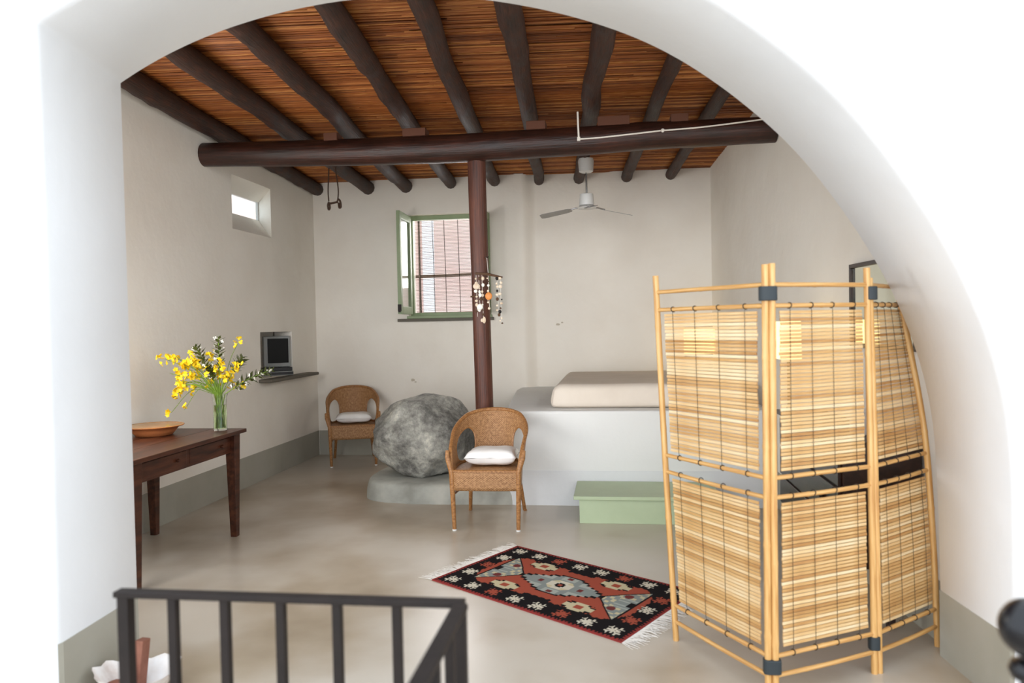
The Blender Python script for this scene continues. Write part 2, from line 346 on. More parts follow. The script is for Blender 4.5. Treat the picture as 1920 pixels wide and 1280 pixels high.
# arch wall: thick, slightly skew to the room, opening lofted from the rear profile to the front profile
def rear_pt(x, z): return Vector((x, 3.29+.1*(x+2.27), z))
def front_pt(x, z): return Vector((x, 2.70+.1*(x+2.23), z))
rearP = [(-2.262, .30), (-2.262, 1.2), (-2.263, 2.0), (-2.265, 2.711), (-2.18, 2.768), (-2.016, 2.854), (-1.891, 2.902), (-1.701, 2.969), (-1.513, 3.019), (-1.226, 3.066), (-.95, 3.085), (-.65, 3.067), (-.344, 3.008), (-.065, 2.924), (.137, 2.847), (.316, 2.747), (.48, 2.636), (.686, 2.456), (.759, 2.382), (.877, 2.263), (.99, 2.108), (1.144, 1.877), (1.264, 1.675), (1.357, 1.438), (1.417, 1.18), (1.439, 1.018), (1.447, .867), (1.454, .30)]
corner = 3
def smooth_prof(P):
    a = [Vector(p) for p in P[:corner+1]]; b = [Vector(p) for p in P[corner:]]
    for _ in range(2):
        b = [b[0]] + [(b[i-1]+2*b[i]+b[i+1])/4 for i in range(1, len(b)-1)] + [b[-1]]
    return a[:-1] + catmull(b, 4)
RP = smooth_prof(rearP)
frontP = []
for i, (x, z) in enumerate(rearP):
    k = 0 if z < .31 else 1
    if i <= corner: frontP.append((x+.028, z + (.056 if i == corner else 0)))
    else:
        g = min(1, max(0, (x+2.3)/2.6)); frontP.append((x+.03+.03*g, z+.056-.02*g if z > .31 else z))
frontP[-1] = (1.50, .30)
FP = smooth_prof(frontP)
def arch_mesh():
    mb = MB(); n = len(RP)
    nr = []
    for i in range(n):
        t = FP[min(i+1, n-1)]-FP[max(i-1, 0)]; nr.append(Vector((-t[1], t[0])).normalized())     # outward of the opening
    rings = [[rear_pt(p[0]+nr[i][0]*.012, p[1]+(nr[i][1]*.012 if 0 < i < n-1 else 0)) for i, p in enumerate(RP)]]
    rings.append([rear_pt(p[0], p[1])+Vector((0, -.012, 0)) for p in RP])
    rr = .055
    for a in (0, 22.5, 45, 67.5, 90):
        ring = []
        for i, p in enumerate(FP):
            o = rr*(1-math.cos(R(a))); y = -rr*math.sin(R(a))+rr
            nz_ = nr[i][1]*o if 0 < i < n-1 else 0
            ring.append(front_pt(p[0]+nr[i][0]*o, p[1]+nz_)+Vector((0, y, 0)))
        rings.append(ring)
    vs = [p for r_ in rings for p in r_]; fs = []
    for k in range(len(rings)-1):
        for i in range(n-1): fs.append((k*n+i, k*n+i+1, (k+1)*n+i+1, (k+1)*n+i))
    mb.add(vs, fs)
    hx0, hx1, hz0, hz1 = -3.35, -2.62, 1.15, 2.35                 # unseen window beside the arch, added for fill light
    for ring, pf in ((rings[0], rear_pt), (rings[-1], front_pt)):
        poly = ring + [pf(7, .30), pf(7, 6.5), pf(hx1, 6.5), pf(hx1, .30)]
        mb.add(poly, [tuple(range(len(poly)))])
        for q in ((-9, hx0, .30, 6.5), (hx0, hx1, .30, hz0), (hx0, hx1, hz1, 6.5)):
            mb.add([pf(q[0], q[2]), pf(q[1], q[2]), pf(q[1], q[3]), pf(q[0], q[3])], [(0,1,2,3)])
    hp = [(hx0, hz0), (hx1, hz0), (hx1, hz1), (hx0, hz1)]
    for i in range(4):
        p, q = hp[i], hp[(i+1) % 4]; mb.add([rear_pt(*p), rear_pt(*q), front_pt(*q), front_pt(*p)], [(0,1,2,3)])
    a = [rear_pt(-9, 6.5), rear_pt(7, 6.5), front_pt(7, 6.5), front_pt(-9, 6.5)]; mb.add(a, [(0,1,2,3)])
    return mb, rings
am, rings = arch_mesh()
wao = struct('wall_arch', am, 'plaster_arch', smooth=True, label='thick white plaster wall with an open asymmetric arch')
wao.data.set_sharp_from_angle(angle=R(62))
for nm, idx, far, sg in (('left', 0, -9, 1), ('right', -1, 7, -1)):
    cols = [r_[idx] for r_ in rings]; poly = [rear_pt(far, .3)] + cols + [front_pt(far, .3)]
    m = MB(); k = len(poly); vs = [(p.x, p.y, 0) for p in poly] + [(p.x, p.y, .30) for p in poly]
    m.add(vs, [tuple(range(k)), tuple(range(k, 2*k))] + [(i, (i+1) % k, k+(i+1) % k, k+i) for i in range(k)]); struct('wall_arch_foot_'+nm, m, 'plaster_arch', smooth=True, label='white foot of the arch wall')
    strip = [Vector((cols[0].x+sg*-.03, cols[0].y+.004, 0))] + [Vector((c.x+sg*.004, c.y+(.004 if i == 0 else 0), 0)) for i, c in enumerate(cols[:3])]       # painted band on the reveal only
    strip.append(Vector((cols[3].x+sg*.001, cols[3].y, 0))); strip.append(Vector((cols[2].x-sg*.03, cols[2].y, 0)))
    m = MB(); k = len(strip)
    m.add([(p.x, p.y, 0) for p in strip] + [(p.x, p.y, .30) for p in strip], [tuple(range(k)), tuple(range(k, 2*k))] + [(i, (i+1) % k, k+(i+1) % k, k+i) for i in range(k)])
    struct('baseboard_arch_'+nm, m, 'band', label='grey painted skirting band inside the arch')

# ceiling: board deck and the mat of reeds hung under it, across the rafters
def slabpt(x, y, dz): return (x, y, ceil_z(y)+dz)
cm = MB(); cs = [(-3.8, 3.0), (1.75, 3.0), (1.75, 9.25), (-3.8, 9.25)]
cm.add([slabpt(x, y, .03) for x, y in cs] + [slabpt(x, y, .2) for x, y in cs], [(0,1,2,3), (4,5,6,7), (0,1,5,4), (1,2,6,5), (2,3,7,6), (3,0,4,7)])
ceil = struct('ceiling', cm, 'roof', label='sloping ceiling lined with brown reeds')
rv = []; rf = []; rc = []
y = 3.0; rnd = random.Random(3)
while y < 9.6:
    r0 = rnd.uniform(.0045, .007); val = rnd.random(); x = -3.75 - rnd.uniform(0, .03)
    while x < 1.7:
        L = rnd.uniform(1.4, 2.8); x1 = min(x+L, 1.72); tilt = rnd.gauss(0, .0035); o = len(rv); val = min(1, max(0, val+rnd.gauss(0, .3))); dz0 = rnd.uniform(-.004, .006)
        for k in range(4):
            xx = x + (x1-x)*k/3; yy = y + .075*(xx+1) + tilt*(xx-x) + rnd.gauss(0, .0012); zz = ceil_z(yy)+.012+dz0+rnd.gauss(0, .0015)
            rr_ = r0*rnd.uniform(.85, 1.1)
            for j in range(5): rv.append((xx, yy+rr_*math.cos(2*PI*j/5-PI/2), zz+rr_*math.sin(2*PI*j/5-PI/2)))
        for k in range(3):
            for j in range(5): rf.append((o+k*5+j, o+k*5+(j+1) % 5, o+k*5+5+(j+1) % 5, o+k*5+5+j)); rc.append(val)
        x = x1 + .002
    y += r0*1.75
keep = [i for i, f in enumerate(rf) if min(rv[k][1] for k in f) < 9.1 and min(rv[k][1] for k in f) > 2.9]
me = bpy.data.meshes.new('reed_mat'); me.from_pydata(rv, [], [rf[i] for i in keep])
at = me.attributes.new('rnd', 'FLOAT', 'FACE'); at.data.foreach_set('value', [rc[i] for i in keep])
ro = link('reed_mat', me, 'reed', ceil, smooth=True); ro['kind'] = 'stuff'

# small bright window high in the left wall
w2 = MB().box((-3.86, 6.93, 2.72), (-3.83, 7.86, 2.735)).box((-3.86, 6.93, 2.93), (-3.83, 7.86, 2.945)).box((-3.86, 7.825, 2.735), (-3.83, 7.86, 2.93)).box((-3.86, 6.93, 2.735), (-3.83, 6.96, 2.93))
w2o = struct('window_2', w2, 'white_plastic', label='small bright window high in the left wall')
struct('window_pane', MB().box((-3.85, 6.955, 2.735), (-3.846, 7.83, 2.93)), 'pane', parent=w2o)

w4 = MB(); wa = [rear_pt(-3.35, 1.15), rear_pt(-2.62, 2.35)]  # frame of the unseen window put in for the front fill lamp
for xa, xb, za, zb in ((-3.35, -2.62, 1.15, 1.20), (-3.35, -2.62, 2.30, 2.35), (-3.35, -3.30, 1.20, 2.30), (-2.67, -2.62, 1.20, 2.30)): w4.box((xa, 3.02, za), (xb, 3.06, zb))
struct('added_window_front', w4, 'green', label='added unseen green framed window for fill light, left of the arch')
w5 = MB()  # frame of the unseen high window put in for fill light
for ya, yb, za, zb in ((3.75, 5.05, 2.45, 2.50), (3.75, 5.05, 3.05, 3.10), (3.75, 3.80, 2.50, 3.05), (5.00, 5.05, 2.50, 3.05)):
    w5.add([(right_x(y_)+d_, y_, z_) for d_ in (.18, .22) for y_, z_ in ((ya, za), (yb, za), (yb, zb), (ya, zb))], [(0,1,2,3), (7,6,5,4), (0,4,5,1), (1,5,6,2), (2,6,7,3), (3,7,4,0)])
struct('added_window_high', w5, 'green', label='added unseen high green framed window for fill light in the right wall')
# window added in the left wall for fill light, unseen behind the arch jamb
w3 = MB(); a0, a1, b0, b1 = W3
for lo, hi in (((a0, b0), (a1, b0+.05)), ((a0, b1-.05), (a1, b1)), ((a0, b0+.05), (a0+.05, b1-.05)), ((a1-.05, b0+.05), (a1, b1-.05)), (((a0+a1)/2-.03, b0+.05), ((a0+a1)/2+.03, b1-.05))): w3.box((-3.76, lo[0], lo[1]), (-3.71, hi[0], hi[1]))
struct('added_window_left', w3, 'green', label='added green framed window for fill light, unseen behind the arch jamb')
# window with the green frame in the back wall
x0, x1, z0, z1 = WIN
fw = MB(); yF = 8.93
fw.box((x0, yF, z0), (x1, yF+.05, z0+.05)); fw.box((x0, yF, z1-.055), (x1, yF+.05, z1)); fw.box((x0, yF, z0+.05), (x0+.04, yF+.05, z1-.055)); fw.box((x1-.05, yF, z0+.05), (x1, yF+.05, z1-.055))
win = struct('window_1', fw, 'green', bevel=.004, label='sage green window frame with a reed blind outside')
struct('window_sill', MB().box((x0-.13, 8.775, z0-.055), (x1+.03, 8.95, z0-.02)), 'stone_shelf', parent=win, bevel=.004)
struct('sill_board', MB().box((x0-.02, 8.80, z0-.02), (x1+.01, 8.95, z0+.012)), 'green', parent=win, bevel=.004)
def leaf(hx, ang, glass=True):
    W = .56; zb, zt = z0+.03, z1-.02; T = .042; mt = Matrix.Translation((hx, 8.86, 0)) @ Matrix.Rotation(ang, 4, 'Z')
    m = MB(); st = .075
    m.box((0, -T/2, zb), (st, T/2, zt), mt); m.box((W-st, -T/2, zb), (W, T/2, zt), mt); m.box((st, -T/2, zb), (W-st, T/2, zb+.09), mt); m.box((st, -T/2, zt-.08), (W-st, T/2, zt), mt)
    o = struct('window_sash', m, 'green', parent=win, bevel=.005)
    struct('pane', MB().box((st, -.003, zb+.09), (W-st, .003, zt-.08), mt), 'pane', parent=o)
    struct('latch', MB().box((W-.004, -.012, zb+.02), (W+.03, .012, zb+.05), mt).box((W-.004, -.02, zb+.035), (W+.012, .02, zb+.11), mt), 'iron', parent=o)
leaf(x0+.02, R(-88)); leaf(x1-.03, R(-86))
bl = MB(); zz = z0+.02
while zz < z1+.05:
    bl.box((x0-.02, 9.19+random.uniform(-.001, .001), zz), (x1+.02, 9.194, zz+.0085)); zz += .0172
bo = struct('blind_slats', bl, 'blind_reed', parent=win); bo['kind'] = 'stuff'
for k in range(5):
    xx = x0+.045+k*.165+.01*math.sin(k*2.1); struct('blind_cord', MB().tube([(xx, 9.184, z1+.02), (xx+.012, 9.184, z0+.6), (xx+.018, 9.184, z0)], .004, 5), 'cord', parent=win)
struct('crossbar', MB().tube([(x0-.05, 9.21, 2.165), (x1+.05, 9.21, 2.185)], .02, 8), 'driftwood', parent=win)
om = MB().box((-9, 17, -1), (-4.45, 17.4, 7)).box((-4.1, 17.1, -1), (3.5, 17.5, 7)).box((-4.6, 16.8, -1), (-4.45, 17.2, 7))
struct('wall_neighbour', om, 'outer_wall', label='pale pink house wall outside the window')
# ================================================================ TIMBER
ordn = ['leftmost log rafter against the left wall', 'second log rafter from the left wall, above the iron hook', 'third log rafter from the left wall', 'fourth log rafter from the left, ending above the green window', 'fifth log rafter from the left, ending right of the wooden post', 'crooked log rafter, sixth from the left, left of the fan', 'knotty squared rafter directly above the white ceiling fan', 'thin log rafter, second from the right wall', 'rightmost thin log rafter near the right wall']
# (front point x,y) (back point x,y) radius front, back
raf = [((-3.50, 5.19), (-3.55, 8.95), .088, .075), ((-2.86, 4.76), (-2.91, 8.89), .085, .078), ((-2.266, 4.49), (-2.45, 8.93), .082, .08), ((-1.64, 4.31), (-1.90, 8.75), .08, .07), ((-1.097, 4.33), (-1.375, 8.75), .075, .07), ((-.57, 4.42), (-.87, 8.75), .078, .06), ((-.044, 4.94), (-.361, 8.75), .082, .062), ((.453, 5.50), (.183, 8.75), .062, .062), ((.891, 6.29), (.69, 8.75), .06, .06)]
for i, (a, b, ra, rb) in enumerate(raf):
    rn = random.Random(40+i); A = Vector(a); B = Vector(b); d = (B-A); A2 = A - d*((A.y-3.45)/d.y) if A.y > 3.45 else A
    yend = 8.95; n = 54; path = []; rads = []
    B2 = A + d*((yend-A.y)/d.y)
    for k in range(n+1):
        q = k/n; p = A2.lerp(B2, q); f = (p.y-a[1])/(b[1]-a[1]); r_ = ra+(rb-ra)*min(1.1, max(-.3, f))
        wob = .026 if i in (2, 4, 5, 6) else .012
        r_ *= 1 + .10*noise.noise(Vector((i*9.1, p.y*2.3, 0)))+.08*noise.noise(Vector((i*5.1, p.y*6.1, 3)))+.05*noise.noise(Vector((i*2.1, p.y*13, 3)))
        x = p.x + wob*1.6*noise.noise(Vector((i*3.3, p.y*1.1, 5))); z = ceil_z(p.y)-r_*.93 + .3*wob*noise.noise(Vector((i*7, p.y*1.7, 9)))
        path.append((x, p.y, z)); rads.append(r_)
    m = MB()
    m.tube(path, rads, 12 if i != 6 else 8)
    single('ceiling_rafter', m, 'log', 'dark brown '+ordn[i], 'rafter', smooth=True, base=path[-1], group='log rafters under the reed ceiling')
# main cross beam
bp = []; br = []
for k in range(41):
    q = k/40; x = -3.61+.002 + q*(right_x(6.36)+3.61-.004)
    ctr = 3.115 - .05*math.sin(PI*min(1, q*1.25)*.8) - .012*q; bp.append((x, 6.36+.01*math.sin(q*5), ctr+.004*noise.noise(Vector((x*2, 0, 0))))); br.append(.103+.016*math.sin(PI*q)+.004*noise.noise(Vector((x*3, 4, 0))))
beam = single('cross_beam', MB().tube(bp, br, 20), 'beam', 'thick round dark log beam spanning the room under the rafters', 'beam', smooth=True, base=bp[0])
for (x, wd, h) in ((-1.66, .20, .05), (-.62, .16, .055), (.02, .26, .06), (.55, .14, .05), (-2.4, .12, .05)):
    part('shim', MB().box((x-wd/2, 6.28, 3.165), (x+wd/2, 6.42, 3.18+h)), 'shim', beam, bevel=.004)
# post
pp = [(-1.125, 6.47, .165), (-1.13, 6.46, .8), (-1.138, 6.44, 1.7), (-1.146, 6.42, 2.5), (-1.148, 6.41, 2.97)]
single('wooden_post', MB().tube(catmull(pp, 5), .078, 12), 'post', 'dark reddish wooden post holding up the cross beam', 'post', smooth=True, base=pp[0])
# white cable stapled along the beam
cb = [(-.27, 6.24, 3.275), (-.268, 6.238, 3.17), (-.264, 6.234, 3.052), (-.1, 6.230, 3.054), (.2, 6.232, 3.072), (.41, 6.233, 3.085), (.7, 6.235, 3.095), (1.0, 6.238, 3.117), (1.295, 6.24, 3.142)]
cbl = single('power_cable', MB().tube(cb[:3], .008, 6).tube(catmull(cb[2:], 4), .0065, 6), 'white_cable', 'thin white cable running along the dark cross beam', 'cable', base=cb[0])
part('junction', MB().ball((.41, 6.230, 3.085), .016, 10, 6), 'white_cable', cbl, smooth=True); part('cable_clip', MB().box((-.277, 6.225, 3.037), (-.252, 6.245, 3.067)), 'white_cable', cbl)

# ================================================================ MASONRY BED, STEP, BOULDER
pl = [(-.87, 6.40), (right_x(6.4)-.006, 6.40), (right_x(8.9)-.006, 8.92), (-.92, 8.92), (-1.10, 8.82), (-1.115, 8.5), (-.955, 6.53), (-.945, 6.47), (-.915, 6.42)]
plo = single('bed_platform', MB().prism(pl, 0, .806), 'plaster_bed', 'white plastered masonry platform under the bed', 'platform', smooth=False, bevel=.022, base=(0, 6.4, 0), seg=3)
def grow(poly, g, keep=()):
    return poly
skirt = [(right_x(6.4)-.006, 6.396), (-.872, 6.396), (-.918, 6.416), (-.95, 6.468), (-.961, 6.53), (-1.08, 8.1)]
m = MB()
vs = [(p[0], p[1], 0) for p in skirt] + [(p[0], p[1], .30) for p in skirt]; k = len(skirt)
inn = [(p[0]+(.02 if i > 1 else 0), p[1]+(.02 if i < 3 else 0)) for i, p in enumerate(skirt)]
vs += [(p[0], p[1], .30) for p in inn]
m.add(vs, [(i, i+1, k+i+1, k+i) for i in range(k-1)] + [(k+i, k+i+1, 2*k+i+1, 2*k+i) for i in range(k-1)])
part('skirting', m, 'skirt_light', plo, label='grey painted skirting band of the bed platform')
# mattress under a cream cover
def soft_box(lo, hi, nx, ny, nz, rad, fn=None):
    mb = MB(); idx = {}
    cxx = [(lo[i]+hi[i])/2 for i in range(3)]; hh_ = [(hi[i]-lo[i])/2 for i in range(3)]
    def pt(u, v, w):
        key = (round(u, 5), round(v, 5), round(w, 5))
        if key in idx: return idx[key]
        p = [u*hh_[0], v*hh_[1], w*hh_[2]]
        c = [max(-hh_[i]+rad, min(hh_[i]-rad, p[i])) for i in range(3)]
        dv = Vector([p[i]-c[i] for i in range(3)])
        if dv.length > 1e-9: dv = dv.normalized()*min(rad, max(abs(a) for a in dv)) if True else dv
        q = Vector([cxx[i]+c[i]+dv[i] for i in range(3)])
        if fn: q = fn(q, u, v, w)
        mb.v.append(q); idx[key] = len(mb.v)-1; return idx[key]
    def face(f, na, nb):
        for i in range(na):
            for j in range(nb):
                a0 = -1+2*i/na; a1 = -1+2*(i+1)/na; b0 = -1+2*j/nb; b1 = -1+2*(j+1)/nb
                mb.f.append((pt(*f(a0, b0)), pt(*f(a1, b0)), pt(*f(a1, b1)), pt(*f(a0, b1)))); mb.uv.append(None)
    face(lambda a, b: (a, b, 1), nx, ny); face(lambda a, b: (a, -1, b), nx, nz); face(lambda a, b: (a, 1, b), nx, nz); face(lambda a, b: (-1, a, b), ny, nz); face(lambda a, b: (1, a, b), ny, nz); face(lambda a, b: (a, b, -1), nx, ny)
    return mb
def cover_fn(q, u, v, w):
    e = (1-w)/2
    if v < -.9 or u < -.9:
        q.x += -.035*e*(1 if u < -.9 else 0); fold = math.exp(-((q.x+.50)/.10)**2)
        q.y += fold*.008*math.sin(q.x*95)*e - .015*e*(1 if v < -.9 else 0)
        if u < -.9: q.x += .008*math.sin(q.y*30)*e
    q.z += .006*noise.noise(Vector((q.x*2, q.y*2, 0)))*(1 if w > .9 else 0)
    return q
single('mattress', soft_box((-.54, 6.57, .808), (1.10, 8.45, 1.015), 60, 40, 8, .07, cover_fn), 'linen', 'mattress under a cream fitted cover on the white platform', 'mattress', smooth=True)
st = thing('wooden_step', 'sage green box step in front of the bed platform', 'step', (.23, 5.83, 0))
part('tread', MB().box((-.335, 5.815, .185), (.78, 6.39, .213)), 'green_step', st, bevel=.004)
part('riser', MB().box((-.292, 5.835, 0), (.765, 5.86, .185)), 'green_step', st, bevel=.002)
part('side_panel', MB().box((-.292, 5.86, 0), (-.267, 6.385, .185)), 'green_step', st); part('side_panel', MB().box((.74, 5.86, 0), (.765, 6.385, .185)), 'green_step', st)
# cement plinth and boulder
ol = [(-.895, 6.402), (-1.55, 6.375), (-1.85, 6.39), (-2.05, 6.43), (-2.2, 6.52), (-2.28, 6.66), (-2.31, 6.9), (-2.28, 7.2), (-2.15, 7.45), (-1.9, 7.6), (-1.3, 7.65), (-1.10, 7.6), (-1.0, 6.9)]
oc = catmull([(p[0], p[1], 0) for p in ol], 4); opoly = [(p.x+.006*noise.noise(p*4), p.y+.008*noise.noise(p*5+Vector((3,0,0)))) for p in oc]
n_ = len(opoly); cen = Vector((-1.6, 6.95)); m = MB(); rings_ = []
for sc_, z in ((1.0, 0), (.992, .08), (.965, .145), (.93, .168), (.6, .17)):
    rings_.append([((p[0]-cen.x)*(sc_ if p[0] < -1.2 else 1)+cen.x, (p[1]-cen.y)*(sc_ if p[1] < 7.9 else 1)+cen.y, z+(.008*noise.noise(Vector((p[0]*5, p[1]*5, z))) if z else 0)) for p in opoly])
m.add([p for r_ in rings_ for p in r_], [(k*n_+i, k*n_+(i+1) % n_, (k+1)*n_+(i+1) % n_, (k+1)*n_+i) for k in range(4) for i in range(n_)] + [tuple(4*n_+i for i in range(n_))])
single('stone_plinth', m, 'cement', 'low rounded grey cement plinth under the boulder', 'plinth', smooth=True)
bm = bmesh.new(); bmesh.ops.create_icosphere(bm, subdivisions=5, radius=1)
planes = [((-.75, -.35, .62), .86), ((.62, -.4, .75), .86), ((-.3, -.9, -.35), .88), ((-.95, -.2, .05), .90), ((.1, -1, .35), .88), ((.9, -.3, -.1), .92), ((0, 0, -1), .80), ((-.35, -.75, .55), .90), ((-.6, -.3, -.75), .90), ((.5, -.5, -.6), .90), ((.15, -.2, 1), .93)]
for v_ in bm.verts:
    p = v_.co.copy()
    for nrm, dd in planes:
        nn = Vector(nrm).normalized(); ex = p.dot(nn)-dd
        if ex > 0: p -= nn*ex*.97
    p *= 1 + .07*noise.noise(v_.co*1.3+Vector((4, 1, 2))) + .05*noise.noise(v_.co*3.2) - .03*abs(noise.noise(v_.co*2.2+Vector((7,0,0))))+.018*noise.noise(v_.co*9) + .010*noise.noise(v_.co*22)
    v_.co = Vector((p.x*.51, p.y*.46, p.z*.405))
mnz = min(v_.co.z for v_ in bm.verts); me = bpy.data.meshes.new('boulder'); 
for v_ in bm.verts: v_.co.z -= mnz
bm.to_mesh(me); bm.free()
rk = link('boulder', me, 'rock', None, smooth=True, loc=(-1.80, 6.95, .162)); rk.rotation_euler = (0, 0, 0); tag(rk, 'big rough grey boulder resting on the cement plinth', 'boulder')

# ================================================================ RATTAN CHAIRS
def rattan_chair(label, loc, rz):
    t = thing('rattan_armchair', label, 'chair', loc, 'rattan armchairs', rz); kw = dict(local=True)
    # local: facing -y, seat 0.45 high
    def U(tt, hgt):      # plan of the shell: tt -1 (front left) .. 1 (front right); hgt 0 seat .. 1 rim
        a = abs(tt); s = 1 if tt > 0 else -1
        hw = .252+.058*hgt; yb = .25+.12*hgt; yf = -.285+.03*hgt; yc = -.03
        if a > .68:
            q = (a-.68)/.32; x = hw*(1-.0*q); y = yc+(yf-yc)*q
        else:
            th = a/.68*PI/2; x = hw*math.sin(th); y = yc+(yb-yc)*math.cos(th)
        return s*x, y
    def rim(tt):
        a = abs(tt); 
        if a < .34: return .848-.030*(a/.34)**2.2
        if a < .88:
            q = (a-.34)/.54; return .818-.205*(q**1.05)
        q = (a-.88)/.12; return .613-.158*q**1.3
    HC_, HW_ = .46, .205
    N, K = 96, 34; zs = .45
    hole_c, hole_w, hole_z0, hole_z1 = .62, .185, .475, 0
    vs = []; uvs = []; grid = {}
    def inside(tt, z):
        a = abs(tt); top = rim(tt)-.085; zc = (.462+top)/2; hz = (top-.462)/2
        if hz <= 0: return 9
        return ((abs(a-HC_))/HW_)**2.4 + (abs(z-zc)/hz)**2.4
    m = MB()
    for i in range(N+1):
        for k in range(K+1):
            tt = -1+2*i/N; h = k/K; z = zs+(rim(tt)-zs)*h; hg = (z-zs)/.39
            x, y = U(tt, hg); m.v.append(Vector((x, y, z))); grid[i, k] = (tt, z)
    W = K+1
    def uvp(i, k): tt, z = grid[i, k]; return (tt*.75, z)
    for i in range(N):
        for k in range(K):
            c = [(i, k), (i+1, k), (i+1, k+1), (i, k+1)]
            tt = sum(grid[q][0] for q in c)/4; z = sum(grid[q][1] for q in c)/4
            if inside(tt, z) < 1: continue
            m.f.append(tuple(a*W+b for a, b in c)); m.uv.append([uvp(*q) for q in c])
    sh = part('shell', m, 'rattan', t, smooth=True, **kw); so = sh.modifiers.new('thick', 'SOLIDIFY'); so.thickness = .012; so.offset = 0
    # rim
    def P(tt, z): x, y = U(tt, (z-zs)/.39); return (x, y, z)
    part('rim', MB().tube([P(-1+2*i/64, rim(-1+2*i/64)) for i in range(65)], .0155, 8), 'rattan_pole', t, smooth=True, **kw)
    for s in (-1, 1):
        pts = []
        for k in range(36):
            th = 2*PI*k/36; a = HC_+HW_*math.copysign(abs(math.cos(th))**(2/2.4), math.cos(th)); top = rim(a)-.085
            a = min(.985, a); zc = (.462+top)/2; hz = (top-.462)/2; z = zc+hz*math.copysign(abs(math.sin(th))**(2/2.4), math.sin(th)); pts.append(P(s*a, z))
        part('arm_opening_trim', MB().tube(pts, .0085, 6, closed=True), 'rattan_pole', t, smooth=True, **kw)
    # seat and apron
    out = [U(-1+2*i/48, 0) for i in range(49)]
    front = [(out[-1][0]*(1-2*i/12), out[-1][1]-.012*math.sin(PI*i/12)) for i in range(1, 12)]
    loop = out+front
    m = MB(); m.v = [Vector((p[0], p[1], .452)) for p in loop]+[Vector((0, 0, .456))]; kk = len(loop)
    for i in range(kk): m.f.append((i, (i+1) % kk, kk)); m.uv.append([(loop[i][0], loop[i][1]), (loop[(i+1) % kk][0], loop[(i+1) % kk][1]), (0, 0)])
    part('seat', m, 'rattan', t, **kw)
    m = MB(); L = 0; n5 = 5
    for i in range(kk+1):
        p = Vector(loop[i % kk]); L += (p-Vector(loop[i-1])).length if i else 0
        for k in range(n5+1): z = .452-.145*k/n5; sc_ = 1.0 - .006*k; m.v.append(Vector((p.x*sc_, p.y*sc_, z)))
        if i:
            l0 = L-(p-Vector(loop[i-1])).length
            for k in range(n5):
                a = (i-1)*(n5+1)+k; b = i*(n5+1)+k; z0_, z1_ = .452-.145*k/n5, .452-.145*(k+1)/n5
                m.f.append((a, b, b+1, a+1)); m.uv.append([(l0, z0_), (L, z0_), (L, z1_), (l0, z1_)])
    ap = part('apron', m, 'rattan', t, smooth=True, **kw); so = ap.modifiers.new('thick', 'SOLIDIFY'); so.thickness = .012; so.offset = 0
    part('seat_edge', MB().tube([(p[0], p[1], .455) for p in loop], .011, 6, closed=True), 'rattan_pole', t, smooth=True, **kw)
    for s in (-1, 1):
        part('leg', MB().tube([(s*.243, -.262, 0), (s*.243, -.262, .01), (s*.25, -.268, .28), (s*.253, -.28, .45), (s*.286, -.262, .55), (s*.292, -.235, .60)], [.0145, .015, .019, .021, .019, .014], 9), 'rattan_pole', t, smooth=True, **kw)
        part('leg', MB().tube([(s*.235, .375, 0), (s*.228, .36, .01), (s*.20, .25, .30), (s*.19, .235, .45)], [.0135, .015, .018, .018], 9), 'rattan_pole', t, smooth=True, **kw)
        for yy in ((-.262), ):
            part('foot_cap', MB().lathe([(.0165, 0), (.0165, .012)], (s*.243, yy, 0), 10), 'white_plastic', t, **kw)
        part('side_stretcher', MB().tube([(s*.25, -.268, .27), (s*.205, .26, .28)], .009, 7), 'rattan_pole', t, smooth=True, **kw)
    return t
rattan_chair('rattan armchair in front of the wooden post', (-.985, 5.835, 0), R(1))
rattan_chair('darker rattan armchair in the far left corner', (-2.99, 8.33, 0), R(19))
def cushion(label, loc, rz, sx, sy, sz):
    m = MB(); N = 28
    for side in (1, -1):
        o = len(m.v)
        for i in range(N+1):
            for j in range(N+1):
                u = -1+2*i/N; v = -1+2*j/N
                e = (max(0, 1-u**4)*max(0, 1-v**4))**.42; pin = 1-.09*(1-abs(u*v))*(max(abs(u), abs(v))**3)
                m.v.append(Vector((u*sx*pin, v*sy*pin, sz*side*e + .006*noise.noise(Vector((u*2.2, v*2.2, side))))))
        for i in range(N):
            for j in range(N):
                a = o+i*(N+1)+j; q = (a, a+N+1, a+N+2, a+1); m.f.append(q if side > 0 else q[::-1]); m.uv.append(None)
    mn = min(p.z for p in m.v)
    o = link('seat_cushion', m.mesh('seat_cushion', (0, 0, mn)), 'cloth', None, smooth=True, loc=loc); o.rotation_euler = (R(-2), 0, rz); tag(o, label, 'cushion', 'white seat cushions'); return o
cushion('white cushion on the rattan chair before the post', (-.965, 5.84, .462), R(2), .20, .19, .062)
cushion('off-white cushion on the rattan chair in the far corner', (-2.985, 8.34, .462), R(19), .20, .19, .055)

# ================================================================ TABLE, BOWL, VASE
tb = thing('wooden_table', 'dark red-brown wooden table along the left wall', 'table', (-3.17, 4.72, 0))
tx0, tx1, ty0, ty1 = -3.56, -2.785, 4.03, 5.41
for k in range(3):
    a = tx0+(tx1-tx0)*k/3; part('top_plank', MB().box((a+.001, ty0, .772), (a+(tx1-tx0)/3-.001, ty1, .80)), 'table', tb, bevel=.003)
for x in (tx0+.06, tx1-.065):
    for y in (ty0+.09, ty1-.10):
        part('leg', MB().frustum((x, y, 0), .048, .048, (x, y, .772), .082, .082), 'table', tb, bevel=.004)
part('apron', MB().box((tx1-.09, ty0+.12, .635), (tx1-.065, ty1-.13, .772)), 'table', tb); part('apron', MB().box((tx0+.05, ty0+.12, .635), (tx0+.075, ty1-.13, .772)), 'table', tb)
for y in (ty0+.075, ty1-.10): part('apron', MB().box((tx0+.09, y, .635), (tx1-.10, y+.025, .772)), 'table', tb)
